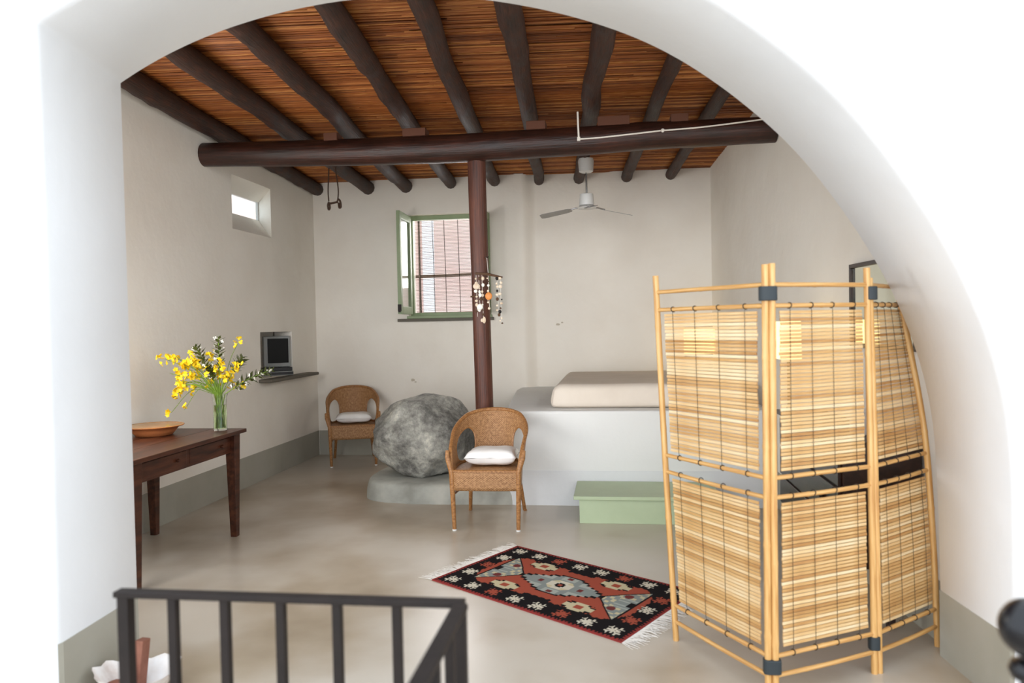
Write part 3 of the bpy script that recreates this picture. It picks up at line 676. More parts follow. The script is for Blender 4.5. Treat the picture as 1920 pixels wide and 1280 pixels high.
for y0_, y1_ in ((ty0+.16, ty0+.66), (ty0+.70, ty1-.16)):
    dr = part('drawer_front', MB().box((tx1-.068, y0_, .655), (tx1-.060, y1_, .752)), 'table', tb, bevel=.003)
    part('knob', MB().tube([(tx1-.06, y1_-.12, .705), (tx1-.045, y1_-.12, .705), (tx1-.036, y1_-.12, .705)], [.008, .014, .010], 10), 'table', dr, smooth=True)
bowl = thing('ceramic_bowl', 'wide terracotta bowl with glazed inside on the table', 'bowl', (-3.31, 5.05, .80))
part('body', MB().lathe([(.11, 0), (.125, .004), (.150, .035), (.168, .058), (.200, .066), (.205, .070), (.200, .074), (.165, .064)], (-3.31, 5.05, .80), 40), 'terracotta', bowl, smooth=True)
part('glazed_inside', MB().lathe([(0, .014), (.10, .016), (.140, .038), (.163, .063), (.196, .0745), (.2045, .072)], (-3.31, 5.05, .80), 40), 'glaze', bowl, smooth=True, label='ochre and green glaze')
VX, VY, VZ = -2.94, 5.305, .80
vase = thing('glass_vase', 'tall clear glass vase of green water and stems', 'vase', (VX, VY, VZ))
part('glass', MB().lathe([(0, 0), (.047, 0), (.049, .004), (.049, .20), (.052, .25), (.060, .275), (.058, .275), (.050, .25), (.0465, .20), (.0465, .014), (0, .014)], (VX, VY, VZ), 32), 'glass', vase, smooth=True)
part('water', MB().lathe([(0, .0145), (.046, .0145), (.046, .19), (0, .19)], (VX, VY, VZ), 32), 'water', vase, smooth=True)
def flower(parent, c, r, rn, name='flower', mat='yellow', petals=5):
    m = MB(); ax = Vector((rn.gauss(0, 1), rn.gauss(0, 1), rn.gauss(.2, .8))).normalized(); a = ax.orthogonal().normalized(); b = ax.cross(a); c = Vector(c)
    for k in range(petals):
        th = 2*PI*k/petals+rn.random(); d = a*math.cos(th)+b*math.sin(th); s_ = ax.cross(d)
        p0 = c; p1 = c+d*r*.6+s_*r*.42+ax*r*.25; p2 = c+d*r*1.05+ax*r*rn.uniform(.1, .6); p3 = c+d*r*.6-s_*r*.42+ax*r*.25
        m.add([p0, p1, p2, p3, c-ax*r*.12, p1-ax*.002, p2-ax*.002, p3-ax*.002], [(0,1,2,3), (4,7,6,5), (0,4,5,1), (1,5,6,2), (2,6,7,3), (3,7,4,0)])
    return part(name, m, mat, parent)
def curve_to(end, bend, rn, n=8):
    p0 = Vector((VX+rn.uniform(-.028, .028), VY+rn.uniform(-.028, .028), VZ+.02)); p1 = Vector((VX+(end[0]-VX)*.10, VY+(end[1]-VY)*.10, VZ+.27)); e = Vector(end)
    mid = p1.lerp(e, .5)+Vector((0, 0, bend)); return [p0] + catmull([p1, mid, e], n)
# image-plane offsets of the sprays turned into heights above the table and sideways reach (x), with varied depth
ysp = [(-.37, .545, 5), (-.345, .555, 3), (-.29, .56, 3), (-.325, .47, 4), (-.345, .41, 5), (-.30, .35, 6), (-.335, .28, 6), (-.285, .325, 5), (-.23, .50, 8), (-.20, .515, 8), (-.245, .53, 7), (-.18, .49, 7), (-.14, .50, 6), (-.19, .42, 5), (-.16, .40, 5), (-.10, .55, 4), (-.055, .43, 7), (-.025, .455, 7), (-.075, .36, 6), (.035, .36, 7), (.065, .385, 6), (.045, .515, 5), (.085, .42, 3), (.155, .475, 6), (.115, .655, 2), (.14, .34, 3), (-.375, .135, 4), (-.225, .165, 3), (-.02, .42, 6), (-.22, .30, 3)]
for i, (dx, dz, nf) in enumerate(ysp):
    rn = random.Random(100+i); end = (VX+dx*.99, VY+dx*.13+rn.uniform(-.08, .08), VZ+dz-.0)
    bend = .10 if dz < .2 else .05
    lab = 'thin green stem with clustered yellow blossoms in the glass vase'
    if dz < .2: lab = 'drooping stem with yellow blossoms hanging lowest at the left of the vase' if dx < -.3 else 'drooping stem with small yellow blossoms just left of the vase'
    elif dz > .6: lab = 'lone upright stem with yellow blossoms at the top right of the bouquet'
    elif dx > .15: lab = 'stem with yellow blossoms leaning right towards the television niche'
    elif dx < -.365: lab = 'stem with yellow blossoms reaching furthest to the upper left'
    elif .3 > dz and dx < -.33: lab = 'low stem with dense yellow blossoms at the lower left of the bouquet'
    pts = curve_to(end, bend, rn); s = thing('flower_stem', lab, 'flower', pts[0], 'yellow flower stems in the vase')
    part('stem', MB().tube(pts, [.0028]+[.0022]*(len(pts)-2)+[.0015], 5), 'stem', s, smooth=True)
    for k in range(nf+2 if dz > .2 else nf-1):
        e = Vector(end)+Vector((rn.gauss(0, .022), rn.gauss(0, .025), rn.gauss(0, .022))); flower(s, e, rn.uniform(.017, .027), rn)
lsp = [((.005, .0, .70), .26, 'leafy spike with white flowers rising tallest from the vase', 0), ((-.20, .03, .63), .24, 'leafy spike with white flowers leaning left out of the vase', .0), ((.17, .05, .545), .20, 'leafy dark spike leaning right below the single yellow flower', 0), ((.41, .03, .45), .34, 'long leafy spike reaching right towards the television niche', 0), ((-.06, -.06, .50), .24, 'short leafy sprig with white flowers in the middle of the bouquet', 0)]
for i, (e, ll, lab, _) in enumerate(lsp):
    rn = random.Random(300+i); end = (VX+e[0], VY+e[1], VZ+e[2]); pts = curve_to(end, .02, rn, 10)
    s = thing('leafy_stem', lab, 'flower', pts[0], 'leafy stems in the vase'); part('stem', MB().tube(pts, .0035, 6), 'stem', s, smooth=True)
    L = [Vector(p) for p in pts]; 
    for k in range(38):
        q = 1-(k/38)*(ll/.42); f = q*(len(L)-1); a = int(min(len(L)-2, max(0, f))); c = L[a].lerp(L[a+1], f-a); d = (L[a+1]-L[a]).normalized()
        th = k*2.4; u_ = d.orthogonal().normalized(); v_ = d.cross(u_); out_ = (u_*math.cos(th)+v_*math.sin(th)); le = rn.uniform(.045, .066)*(.6+.5*min(1, k/8)); dirv = (out_+d*.55).normalized(); sd = d.cross(out_)*le*.24
        p0, p1, p2 = c, c+dirv*le*.5, c+dirv*le; h_ = -out_*.002
        m = MB().add([p0, p1+sd, p2, p1-sd, p0+h_, p1+sd+h_, p2+h_, p1-sd+h_], [(0,1,2,3), (4,7,6,5), (0,4,5,1), (1,5,6,2), (2,6,7,3), (3,7,4,0)]); part('leaf', m, 'leaf', s)
        if k % 4 == 1 and i != 2: flower(s, c+out_*.028, .016, rn, 'white_flower', 'white_petal', 4)
for k in range(16):   # green grass blades in the bouquet
    rn = random.Random(500+k); dx = rn.uniform(-.36, .16); end = (VX+dx, VY+rn.uniform(-.1, .1), VZ+.30+rn.uniform(0, .22)); pts = curve_to(end, .03, rn)
    single('grass_blade', MB().tube(pts, [.0028]*(len(pts)-1)+[.0008], 4), 'stem', 'thin bare green stalk fanning out of the glass vase', 'stalk', base=pts[0], group='bare green stalks in the vase')
# ================================================================ NICHE SHELF AND TELEVISION
single('wall_shelf', MB().box((-3.612, 7.29, 1.000), (-3.47, 8.54, 1.034)), 'stone_shelf', 'dark stone shelf under the television niche', 'shelf', bevel=.008)
tvc = Vector((-3.735, 7.995, 1.125)); tv = thing('television', 'small silver television with dark screen in the wall niche', 'television', tvc, rz=R(38))
part('cabinet', MB().box((-.15, -.02, 0), (.145, .05, .345)), 'silver', tv, bevel=.01, local=True); part('back_shell', MB().frustum((0, .09, .03), .22, .10, (0, .09, .30), .22, .10), 'dark_plastic', tv, local=True, bevel=.01)
part('tube_screen', MB().box((-.105, -.026, .045), (.122, -.018, .318)), 'screen', tv, local=True, bevel=.006); part('speaker_strip', MB().box((-.148, -.028, .01), (-.118, -.018, .335)), 'silver', tv, local=True, bevel=.004)
for lab, z, dx, mt_ in (('black video player directly under the television', 1.085, 0, 'dark_plastic'), ('silver-edged video player, lower of the two on the shelf', 1.0355, .012, 'silver')):
    dv = thing('video_player', lab, 'player', (-3.715+dx, 7.955, z), 'video players in the niche', R(38)); hh_ = .038 if z > 1.05 else .046
    part('case', MB().box((-.17, -.06, 0), (.15, .10, hh_)), mt_, dv, bevel=.004, local=True); part('front_panel', MB().box((-.165, -.065, .008), (.145, -.059, hh_-.008)), 'dark_plastic', dv, local=True)
    part('button', MB().ball((-.13, -.066, hh_/2), .008, 8, 6), 'steel', dv, local=True)
# ================================================================ CEILING FAN
fx, fy = -.262, 7.80; fan = thing('ceiling_fan', 'white three-bladed ceiling fan hanging in front of the back wall', 'fan', (fx, fy, 2.62))
part('canopy', MB().lathe([(.055, 3.085), (.072, 3.095), (.080, 3.20), (.074, 3.225), (.03, 3.23)], (fx, fy, 0), 24), 'white_plastic', fan, smooth=True)
part('hook', MB().tube([(fx, fy, 3.22), (fx+.01, fy, 3.26), (fx, fy, 3.30)], .006, 6), 'iron', fan)
part('rod', MB().tube([(fx, fy, 3.09), (fx+.003, fy, 2.87)], .009, 10), 'steel', fan, smooth=True)
part('motor', MB().lathe([(.035, 2.875), (.068, 2.865), (.076, 2.76), (.074, 2.752), (.0, 2.752)], (fx, fy, 0), 28), 'white_plastic', fan, smooth=True)
part('hub', MB().lathe([(0, 2.715), (.09, 2.718), (.10, 2.728), (.06, 2.752), (0, 2.754)], (fx, fy, 0), 28), 'white_plastic', fan, smooth=True)
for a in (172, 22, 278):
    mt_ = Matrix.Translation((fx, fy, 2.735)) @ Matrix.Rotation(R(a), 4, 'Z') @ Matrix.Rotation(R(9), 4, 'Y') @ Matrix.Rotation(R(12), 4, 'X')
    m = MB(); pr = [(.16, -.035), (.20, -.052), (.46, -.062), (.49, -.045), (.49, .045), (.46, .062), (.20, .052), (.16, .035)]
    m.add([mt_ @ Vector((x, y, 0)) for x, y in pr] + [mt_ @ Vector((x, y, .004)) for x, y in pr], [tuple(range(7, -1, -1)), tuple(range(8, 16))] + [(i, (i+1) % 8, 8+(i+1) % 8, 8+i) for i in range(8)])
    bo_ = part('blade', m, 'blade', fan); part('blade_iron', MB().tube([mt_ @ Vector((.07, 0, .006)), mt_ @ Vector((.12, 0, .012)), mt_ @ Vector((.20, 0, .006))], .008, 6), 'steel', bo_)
# ================================================================ IRON HOOK HANGING FROM THE RAFTER
hx, hy = -2.885, 7.6; hk = thing('iron_hook', 'old rusty iron stirrup hook hanging from the second rafter', 'hook', (hx, hy, 2.78))
part('wire', MB().tube(catmull([(hx+.035, hy, 3.24), (hx+.035, hy, 3.17), (hx+.055, hy, 3.0), (hx+.05, hy, 2.90), (hx+.035, hy, 2.855)], 4), .007, 6), 'rust', hk)
part('wire', MB().tube(catmull([(hx-.04, hy, 3.24), (hx-.045, hy, 3.13), (hx-.055, hy, 2.98), (hx-.05, hy, 2.87)], 4), .007, 6), 'rust', hk)
part('crossbar', MB().tube([(hx-.055, hy, 2.845), (hx, hy, 2.852), (hx+.05, hy, 2.86)], .011, 7), 'rust', hk)
part('curl', MB().tube(catmull([(hx-.05, hy, 2.865), (hx-.062, hy, 2.83), (hx-.055, hy, 2.785), (hx-.04, hy, 2.80), (hx-.045, hy, 2.86)], 3), .010, 6), 'rust', hk)
part('curl', MB().tube(catmull([(hx+.05, hy, 2.89), (hx+.072, hy, 2.87), (hx+.08, hy, 2.81), (hx+.062, hy, 2.80), (hx+.055, hy, 2.85)], 3), .011, 6), 'rust', hk)
# ================================================================ SHELL MOBILE ON THE POST
mb_ = thing('shell_mobile', 'mobile of shell strings on a driftwood stick hung from the post', 'mobile', (-1.04, 6.29, 1.57))
part('stick', MB().tube([(-1.155, 6.29, 1.985), (-1.05, 6.28, 1.975), (-.925, 6.29, 1.945)], [.010, .012, .008], 7), 'driftwood', mb_, smooth=True)
part('hanger', MB().tube([(-1.075, 6.36, 2.12), (-1.055, 6.29, 2.11), (-1.045, 6.29, 1.975)], .002, 5), 'white_cable', mb_); part('nail', MB().tube([(-1.11, 6.44, 2.12), (-1.05, 6.33, 2.125)], .005, 6), 'iron', mb_); part('stick', MB().tube([(-1.20, 6.28, 1.79), (-1.10, 6.30, 1.80)], .007, 6), 'driftwood', mb_)
for i, (x, yb_, bot) in enumerate(((-1.15, 6.29, 1.62), (-1.125, 6.28, 1.66), (-1.10, 6.29, 1.57), (-1.045, 6.28, 1.68), (-.97, 6.29, 1.62), (-.945, 6.29, 1.56))):
    rn = random.Random(700+i); part('string', MB().tube([(x, yb_, 1.97), (x+.006, yb_, bot)], .0018, 4), 'white_cable', mb_)
    z = 1.94
    while z > bot:
        r_ = rn.uniform(.007, .017); mt_ = rn.choice(['shell_warm', 'shell_warm', 'white_petal', 'driftwood', 'shell_warm']) if i < 4 else rn.choice(['shell_warm', 'driftwood', 'iron', 'shell_warm'])
        part('shell', MB().ball((x+rn.gauss(0, .005), yb_-.004, z), r_, 7, 5, (1, .5, rn.uniform(.7, 1.3))), mt_, mb_, smooth=True); z -= r_*2+rn.uniform(.004, .03)
part('shell', MB().ball((-1.043, 6.272, 1.79), .03, 12, 8, (1, .4, 1.1)), 'shell_orange', mb_, smooth=True, label='round orange shell'); part('shell', MB().ball((-1.12, 6.27, 1.70), .026, 10, 8, (1, .4, 1)), 'white_petal', mb_, smooth=True); part('shell', MB().ball((-1.145, 6.27, 1.875), .025, 10, 8, (1.2, .4, 1)), 'shell_warm', mb_, smooth=True); part('shell', MB().ball((-1.085, 6.272, 1.59), .018, 8, 6, (.8, .5, 1.6)), 'shell_warm', mb_, smooth=True)

# ================================================================ KILIM RUG
LU, LW = 1.40, .85; NU, NW = 212, 128
HEX = {'K': (24, 20, 22), 'R': (158, 76, 58), 'r': (140, 54, 50), 'G': (134, 140, 136), 'g': (164, 168, 160), 'C': (196, 184, 150), 'W': (206, 198, 180), 'D': (110, 52, 50)}
def star(dx, dy, s):
    dx /= s; dy /= s; a, b = abs(dx), abs(dy)
    if max(a, b) > 1: return False
    if a < .16 and b < .75 and b > .2: return True
    if b < .16 and a < .75 and a > .2: return True
    if abs(a-b) < .14 and a < .62: return True
    if .55 < a < .95 and .38 < b < .56: return True
    if .55 < b < .95 and .38 < a < .56: return True
    return False
def kilim(u, v):
    x = (u-.5)*LU; y = (v-.5)*LW; ax, ay = abs(x), abs(y); ex = LU/2-ax; ey = LW/2-ay; e = min(ex, ey)
    step = lambda q: round(q/.0135)*.0135
    if e < .012: return 'r'
    if e < .024: return 'r' if int(((x if ey < ex else y)+5)/.012) % 2 else 'K'
    # border flowers
    seq = 'WWRWWRWW'
    for k in range(8):
        cxk = -.595+k*.17
        if ay > .26:
            c = seq[k]; s_ = .052
            if star(x-cxk, ay-.335, s_): return 'W' if c == 'W' else 'R'
            if c == 'R' and math.hypot((x-cxk), ay-.335) < .022: return 'r' if math.hypot(x-cxk, ay-.335) > .01 else 'C'
    for k in range(3):
        cyk = (k-1)*.17
        if ax > .5:
            c = 'RWR'[k] if x > 0 else 'WRW'[k]
            if star(ax-.605, y-cyk, .05): return c
    jag = .012*(abs(((x+y*1.0)*38) % 2-1))
    # end triangles
    tx = ax-.30
    tri = tx > 0 and ax < .53 and ay < min(.235, tx*1.05+.02)
    if tri:
        edge = (tx < .018) or abs(ay-(tx*1.05+.02)) < .014 or ax > .518
        if edge: return 'K'
        if math.hypot((ax-.43)*1.0, ay-.10) < .028: return 'D'
        if ax > .40 and ay < .05+.3*(ax-.40): return 'K' if ax > .485 and ay < .03 else ('g' if int(ay*60) % 2 else 'G')
        return 'C' if (int(step(ax)*40)+int(step(ay)*40)) % 3 == 0 else 'G'
    # medallion
    st2 = lambda q: math.floor(q/.022)*.022
    md = st2(ax)/.285 + st2(ay)/.165
    if ay < .150 and md < 1.06:
        if md > .97 or ay > .138: return 'K'
        if ax < .035 and ay < .035: return 'R' if ax < .014 and ay < .014 else ('K' if (ax < .022 or ay < .022) else 'W')
        if ax < .085 and ay < .065 and ax+ay < .115: return 'W' if not (ax > .03 and ay > .03) else 'C'
        if abs(ax-.15) < .018 and ay < .02: return 'D'
        if ax < .02 and abs(ay-.115) < .015: return 'D'
        return 'g' if (ax > .10 and ay > .05) or (ax < .05 and ay > .08) else 'G'
    # side motifs
    mx_, my_ = ax-.275, ay-.205; mx_ = round(mx_/.018)*.018; my_ = round(my_/.016)*.016
    if abs(mx_) < .105 and abs(my_) < .062 and abs(mx_)*.55+abs(my_) < .082+jag*.8:
        if abs(mx_)*.55+abs(my_) > .070: return 'K'
        if abs(mx_) < .022 and abs(my_) < .018: return 'R'
        if abs(mx_) < .036 and abs(my_) < .030: return 'K'
        return 'C'
    # red field
    fld = .245 + .0*ax
    if ax < .10: fld = .215
    lim = .57-.55*max(0, ay-.12)
    if ax > .40: fld = .255-.9*max(0, ax-.46)
    if ay < fld+jag and ax < lim-jag: return 'R'
    return 'K'
A1, A2 = R(-35.5), R(59.5); U_ = Vector((math.cos(A1), math.sin(A1), 0)); W_ = Vector((math.cos(A2), math.sin(A2), 0)); RC = Vector((-.343, 4.42, 0))
vs = []; fs = []; cols = []
for i in range(NU+1):
    for j in range(NW+1):
        p = U_*((i/NU-.5)*LU)+W_*((j/NW-.5)*LW); p.z = .0065+.0015*noise.noise(Vector((i*.03, j*.03, 0))); vs.append(tuple(p))
for i in range(NU):
    for j in range(NW):
        a = i*(NW+1)+j; fs.append((a, a+NW+1, a+NW+2, a+1)); cols.append(lin(HEX[kilim((i+.5)/NU, (j+.5)/NW)]))
# edge skirt down to the floor
loop_ = [i*(NW+1) for i in range(NU+1)] + [NU*(NW+1)+j for j in range(1, NW+1)] + [i*(NW+1)+NW for i in range(NU-1, -1, -1)] + [j for j in range(NW-1, 0, -1)]
o_ = len(vs); vs += [(vs[q][0], vs[q][1], .0005) for q in loop_]; kl = len(loop_)
for q in range(kl): fs.append((loop_[q], o_+q, o_+(q+1) % kl, loop_[(q+1) % kl])); cols.append(lin(HEX['r']))
me = bpy.data.meshes.new('kilim_rug'); me.from_pydata(vs, [], fs); ca = me.attributes.new('col', 'FLOAT_COLOR', 'FACE'); ca.data.foreach_set('color', [c for q in cols for c in q])
rug = link('kilim_rug', me, 'kilim', None, loc=RC); tag(rug, 'black and rust red patterned kilim rug on the cement floor', 'rug'); WORLD_OFF[rug.name] = (0,0,0)
for s in (-1, 1):
    m = MB(); rn = random.Random(60+s)
    for k in range(190):
        b = W_*((k/189-.5)*LW)+U_*(s*LU/2); l_ = rn.uniform(.06, .115); d = (U_*s+W_*rn.gauss(0, .28)).normalized(); d2 = (U_*s+W_*rn.gauss(0, .4)).normalized()
        m.tube([b+Vector((0,0,.004)), b+d*l_*.5+Vector((0,0,rn.uniform(.003, .009))), b+d*l_*.5+d2*l_*.5+Vector((0,0,rn.uniform(.002, .006)))], [.0022, .0018, .001], 4, cap=False)
    fo = part('fringe', m, 'fringe', rug, local=True); fo['kind'] = 'stuff'

# ================================================================ BAMBOO FOLDING SCREEN
scr = thing('folding_screen', 'three-panel folding bamboo screen with slatted blinds', 'screen', (.6, 3.3, 0))
def bamboo(path, r, rn, n=10):
    P = catmull(path, 10); out = []; rad = []; L = 0; nxt = rn.uniform(.15, .35); 
    dens = []
    for i in range(len(P)-1):
        seg = 6
        for k in range(seg): dens.append(P[i].lerp(P[i+1], k/seg))
    dens.append(P[-1]); prev = dens[0]; L = 0; rr_ = []
    nodes = []; q = nxt
    tot = sum((dens[i+1]-dens[i]).length for i in range(len(dens)-1))
    while q < tot: nodes.append(q); q += rn.uniform(.28, .5)
    for p in dens:
        L += (p-prev).length; prev = p; k = min([abs(L-nn) for nn in nodes] or [1]); rr_.append(r*(1+.13*math.exp(-(k/.008)**2)))
    return MB().tube(dens, rr_, n)
def lerp_post(P, z):
    for a, b in zip(P, P[1:]):
        if a[2] <= z <= b[2]:
            q = (z-a[2])/(b[2]-a[2]); return Vector(a).lerp(Vector(b), q)
    return Vector(P[-1])
pL = [(.272, 3.709, 0), (.232, 3.709, .9), (.200, 3.709, 1.77)]
pM1 = [(.600, 3.17, 0), (.603, 3.17, .9), (.606, 3.17, 1.772)]; pM2 = [(.628, 3.168, 0), (.630, 3.168, .9), (.632, 3.168, 1.775)]
pR1 = [(1.098, 3.437, 0), (1.090, 3.437, .9), (1.080, 3.437, 1.763)]; pR2 = [(1.122, 3.448, 0), (1.110, 3.448, .9), (1.094, 3.448, 1.72)]
pE = [(1.480, 3.75, 0), (1.470, 3.77, .5), (1.440, 3.79, 1.03), (1.35, 3.80, 1.58), (1.30, 3.80, 1.76)]
RZ = [1.69, 1.605, .905, .825, .175, .095]
seed = 0; slat_cache = {}
for pi_, (A, B) in enumerate(((pL, pM1), (pM2, pR1), (pR2, pE))):
    for P in (A, B): part('post', bamboo(P, .0145, random.Random(80+seed)), 'bamboo', scr, smooth=True); seed += 1
    def fr(q, z): return lerp_post(A, z).lerp(lerp_post(B, z), q)
    for z in RZ:
        mid = fr(.5, z); 
        if z in (.825, .095): mid.z -= .004
        rl = part('rail', bamboo([fr(0, z), mid, fr(1, z)], .0098, random.Random(200+seed), 8), 'bamboo', scr, smooth=True); seed += 1
        if z not in (1.69, .095):
            for q in (.17, .39, .61, .84):
                c = fr(q, z); d = (fr(1, z)-fr(0, z)).normalized(); u_ = d.orthogonal().normalized(); v_ = d.cross(u_)
                part('cord_tie', MB().tube([c+(u_*math.cos(2*PI*k/10)+v_*math.sin(2*PI*k/10))*.0118+d*.003*math.sin(2*PI*k/10) for k in range(10)], .0022, 5, closed=True), 'cord', rl)
    for zt, zb in ((1.585, .928), (.800, .205)):
        m = MB()
        dpl = (fr(1, zt)-fr(0, zt)).normalized(); nrm = Vector((dpl.y, -dpl.x, 0)).normalized()
        for q in (.17, .39, .61, .84):
            path = [fr(q, zt+.022), fr(q, zt)+nrm*.005, fr(q, (zt+zb)/2)+nrm*.005, fr(q, zb)+nrm*.005, fr(q, zb-.03)]; m.tube(path, .0010, 4)
        bl_ = part('blind', m, 'cord', scr, label='blind of thin bamboo slats on dark cords')
        ns = 43 if zt > 1 else 40
        for k in range(ns):
            z = zt-(zt-zb)*(k+.5)/ns; rn = random.Random(pi_*1000+int(zt*100)*50+k); a = fr(.075, z); b = fr(.935, z); L = (b-a).length; key = (pi_, zt)
            j = rn.gauss(0, .0016); a = a+dpl*j; b = b+dpl*j
            if key not in slat_cache:
                h_ = (zt-zb)/ns*.415; sm = MB(); t_ = .0022
                sm.add([(x, y, zz_) for x in (-.5, .5) for y, zz_ in ((-t_, -h_*.8), (-t_*.6, -h_), (t_, -h_), (t_, h_), (-t_*.6, h_), (-t_, h_*.8))], [(0,1,7,6), (1,2,8,7), (2,3,9,8), (3,4,10,9), (4,5,11,10), (5,0,6,11), (5,4,3,2,1,0), (6,7,8,9,10,11)])
                slat_cache[key] = sm.mesh('slat')
            o = link('slat', slat_cache[key], 'slat', bl_); c = (a+b)/2-Vector(WORLD_OFF[scr.name]); d = (b-a)/L
            ang = math.atan2(d.y, d.x); o.location = c; o.rotation_euler = (rn.gauss(0, .06), -math.asin(d.z)+rn.gauss(0, .0012), ang); o.scale = (L, 1, 1)
for (x, y, wd) in ((.616, 3.169, .046), (1.099, 3.443, .030)):
    for z in (1.625, .105):
        c = Vector((x, y, z)); m = MB(); hw = wd; pts = [(x+hw*math.copysign(abs(math.cos(q))**.6, math.cos(q))*.78, y+.024*math.copysign(abs(math.sin(q))**.6, math.sin(q))) for q in [2*PI*k/20 for k in range(20)]]
        m.prism(pts, z, z+.058); part('joint_band', m, 'band_black', scr, smooth=True, bevel=.003, label='black rubber joint band')

# ================================================================ BEHIND THE SCREEN: CHEST, LAMPS, MIRROR
cy0, cy1, cxf = 3.90, 5.35, 1.10; cxb = 1.37
def fitted(y0, y1, xf, gap): return [(xf, y0), (right_x(y0)-gap, y0), (right_x(y1)-gap, y1), (xf, y1)]
ch = thing('chest_of_drawers', 'near-black wooden chest of drawers behind the folding screen', 'chest', (1.25, 4.7, 0))
part('body', MB().prism(fitted(cy0+.02, cy1-.02, cxf+.012, .014), .30, .905), 'chest', ch, bevel=.004); part('top', MB().prism(fitted(cy0, cy1, cxf-.015, .010), .905, .935), 'chest', ch, bevel=.005)
for k in range(3):
    z = .315+k*.195; dr = part('drawer', MB().box((cxf-.004, cy0+.05, z), (cxf+.014, cy1-.05, z+.18)), 'chest', ch, bevel=.004)
    for y in (cy0+.32, cy1-.32): part('drawer_knob', MB().ball((cxf-.014, y, z+.09), .014, 10, 6), 'iron', dr, smooth=True)
for x in (cxf+.04, cxb-.03):
    for y in (cy0+.05, cy1-.05): part('leg', MB().frustum((x, y, 0), .035, .035, (x, y, .30), .05, .05), 'chest', ch, bevel=.003)
single('paper_box', MB().box((1.24, 4.12, .936), (1.33, 4.25, 1.06)), 'white_plastic', 'small white box on the near end of the dark chest', 'box', bevel=.004)
LX, LY = 1.138, 5.2
lp = thing('table_lamp', 'lit table lamp with square paper shade on the dark chest', 'lamp', (LX, LY, .936))
part('base', MB().lathe([(.045, 0), (.045, .012), (.02, .022), (.010, .04), (.010, .34)], (LX, LY, .936), 20), 'iron', lp, smooth=True); part('shade', MB().frustum((LX, LY, 1.285), .14, .14, (LX, LY, 1.535), .135, .135), 'shade', lp, bevel=.006)
wlp = thing('wall_lamp', 'lit rectangular paper wall lamp above the bed', 'lamp', (.98, 8.93, 1.16))
part('back_plate', MB().box((.80, 8.915, 1.14), (1.12, 8.929, 1.48)), 'chest', wlp); part('shade', MB().box((.79, 8.80, 1.17), (1.11, 8.915, 1.455)), 'shade', wlp, bevel=.006)
# mirror on the right wall
fy0, fy1, fz0, fz1 = 3.95, 4.79, 1.375, 1.868
mr = thing('wall_mirror', 'dark-framed mirror on the right wall behind the screen', 'mirror', (right_x(4.4), 4.4, fz0))
def wallbox(y0, y1, z0, z1, d0, d1):
    m = MB(); m.add([(right_x(y)-d, y, z) for d in (d0, d1) for y, z in ((y0,z0),(y1,z0),(y1,z1),(y0,z1))], [(0,1,2,3), (7,6,5,4), (0,4,5,1), (1,5,6,2), (2,6,7,3), (3,7,4,0)]); return m
part('mirror_glass', wallbox(fy0+.02, fy1-.02, fz0+.02, fz1-.02, .004, .014), 'mirror', mr)
for a in ((fy0, fy1, fz0, fz0+.024), (fy0, fy1, fz1-.024, fz1), (fy0, fy0+.03, fz0+.024, fz1-.024), (fy1-.03, fy1, fz0+.024, fz1-.024)): part('frame_bar', wallbox(*a, .001, .028), 'chest', mr, bevel=.003)

# ================================================================ FOREGROUND RAILING, NEWEL, SHELL
rg = thing('stair_railing', 'dark flat-bar iron railing in the foreground', 'railing', (-.8, 1.74, 0))
part('top_rail', MB().box((-1.255, 1.722, .885), (-.362, 1.757, .900)), 'iron', rg, bevel=.002); part('top_rail', MB().box((-.385, .55, .885), (-.350, 1.7215, .900)), 'iron', rg, bevel=.002)
for i, x in enumerate((-1.232, -1.103, -.965, -.820, -.676, -.527, -.374)):
    hw = .0145 if i in (0, 6) else .0105; part('baluster', MB().box((x-hw, 1.74-hw, 0), (x+hw, 1.74+hw, .886)), 'iron', rg)
for y in (1.60, 1.46, 1.32, 1.18, 1.04): part('baluster', MB().box((-.378, y-.0105, 0), (-.357, y+.0105, .886)), 'iron', rg)
part('bottom_rail', MB().box((-1.245, 1.728, .06), (-.365, 1.752, .075)), 'iron', rg)
nx, ny = .715, 1.42; nw = thing('newel_post', 'black newel post with a ball finial at the right edge', 'newel', (nx, ny, 0))
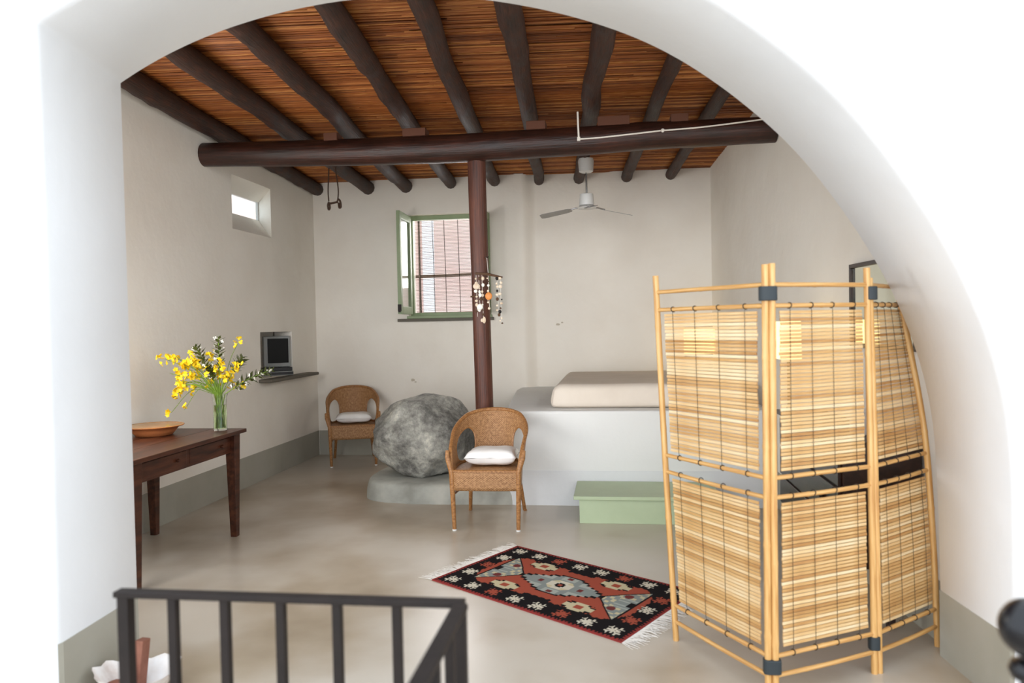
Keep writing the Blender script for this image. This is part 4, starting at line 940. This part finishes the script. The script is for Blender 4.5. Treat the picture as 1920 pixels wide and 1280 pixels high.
part('shaft', MB().lathe([(.03, 0), (.03, .84), (.018, .85), (.018, .90)], (nx, ny, 0), 20), 'black', nw, smooth=True); part('collar', MB().lathe([(.018, .905), (.032, .912), (.036, .925), (.032, .938), (.016, .945)], (nx, ny, 0), 24), 'black', nw, smooth=True); part('ball', MB().ball((nx, ny, 1.00), .052, 24, 16), 'black', nw, smooth=True)
sx_, sy_ = -2.03, 2.93
m = MB(); N1, N2 = 40, 10
for side in (0, 1):
    o = len(m.v)
    for i in range(N1+1):
        for j in range(N2+1):
            a = 2*PI*i/N1; q = j/N2; rip = 1+.05*math.cos(a*9)*q**2+.05*noise.noise(Vector((math.cos(a)*2, math.sin(a)*2, q*2))); rr_ = (.03+.138*q**.75)*rip
            m.v.append(Vector((sx_+rr_*1.06*math.cos(a), sy_+rr_*.86*math.sin(a), .004+.115*q**1.5*(1+.12*math.sin(a*2+.6)+.05*math.cos(a*9)*q)+(.012 if side else 0)*(1-.8*q))))
    for i in range(N1):
        for j in range(N2):
            a = o+i*(N2+1)+j; f_ = (a, a+N2+1, a+N2+2, a+1); m.f.append(f_ if side else f_[::-1]); m.uv.append(None)
    if not side: m.f.append(tuple(o+i*(N2+1) for i in range(N1))); m.uv.append(None)
    else: m.f.append(tuple(o+i*(N2+1) for i in range(N1-1, -1, -1))); m.uv.append(None)
single('giant_shell', m, 'shell', 'large white scalloped shell dish on the floor by the left jamb', 'shell', smooth=True)
ck = single('clay_tile', MB().box((-.021, -.03, 0), (.019, .028, .20), Matrix.Translation((-2.045, 2.955, .028)) @ Matrix.Rotation(R(-7), 4, 'X') @ Matrix.Rotation(R(3), 4, 'Y')), 'brick_clay', 'upright red clay tile standing in the white shell', 'tile', bevel=.004)
bm = bmesh.new(); bmesh.ops.create_icosphere(bm, subdivisions=3, radius=1)
for v_ in bm.verts: v_.co *= 1+.25*noise.noise(v_.co*1.5); v_.co.x *= .05; v_.co.y *= .04; v_.co.z *= .035
me = bpy.data.meshes.new('clay_lump'); bm.to_mesh(me); bm.free(); tag(link('clay_lump', me, 'brick_clay', None, smooth=True, loc=(-2.10, 2.90, .050)), 'lump of red clay lying in the white shell', 'clay')
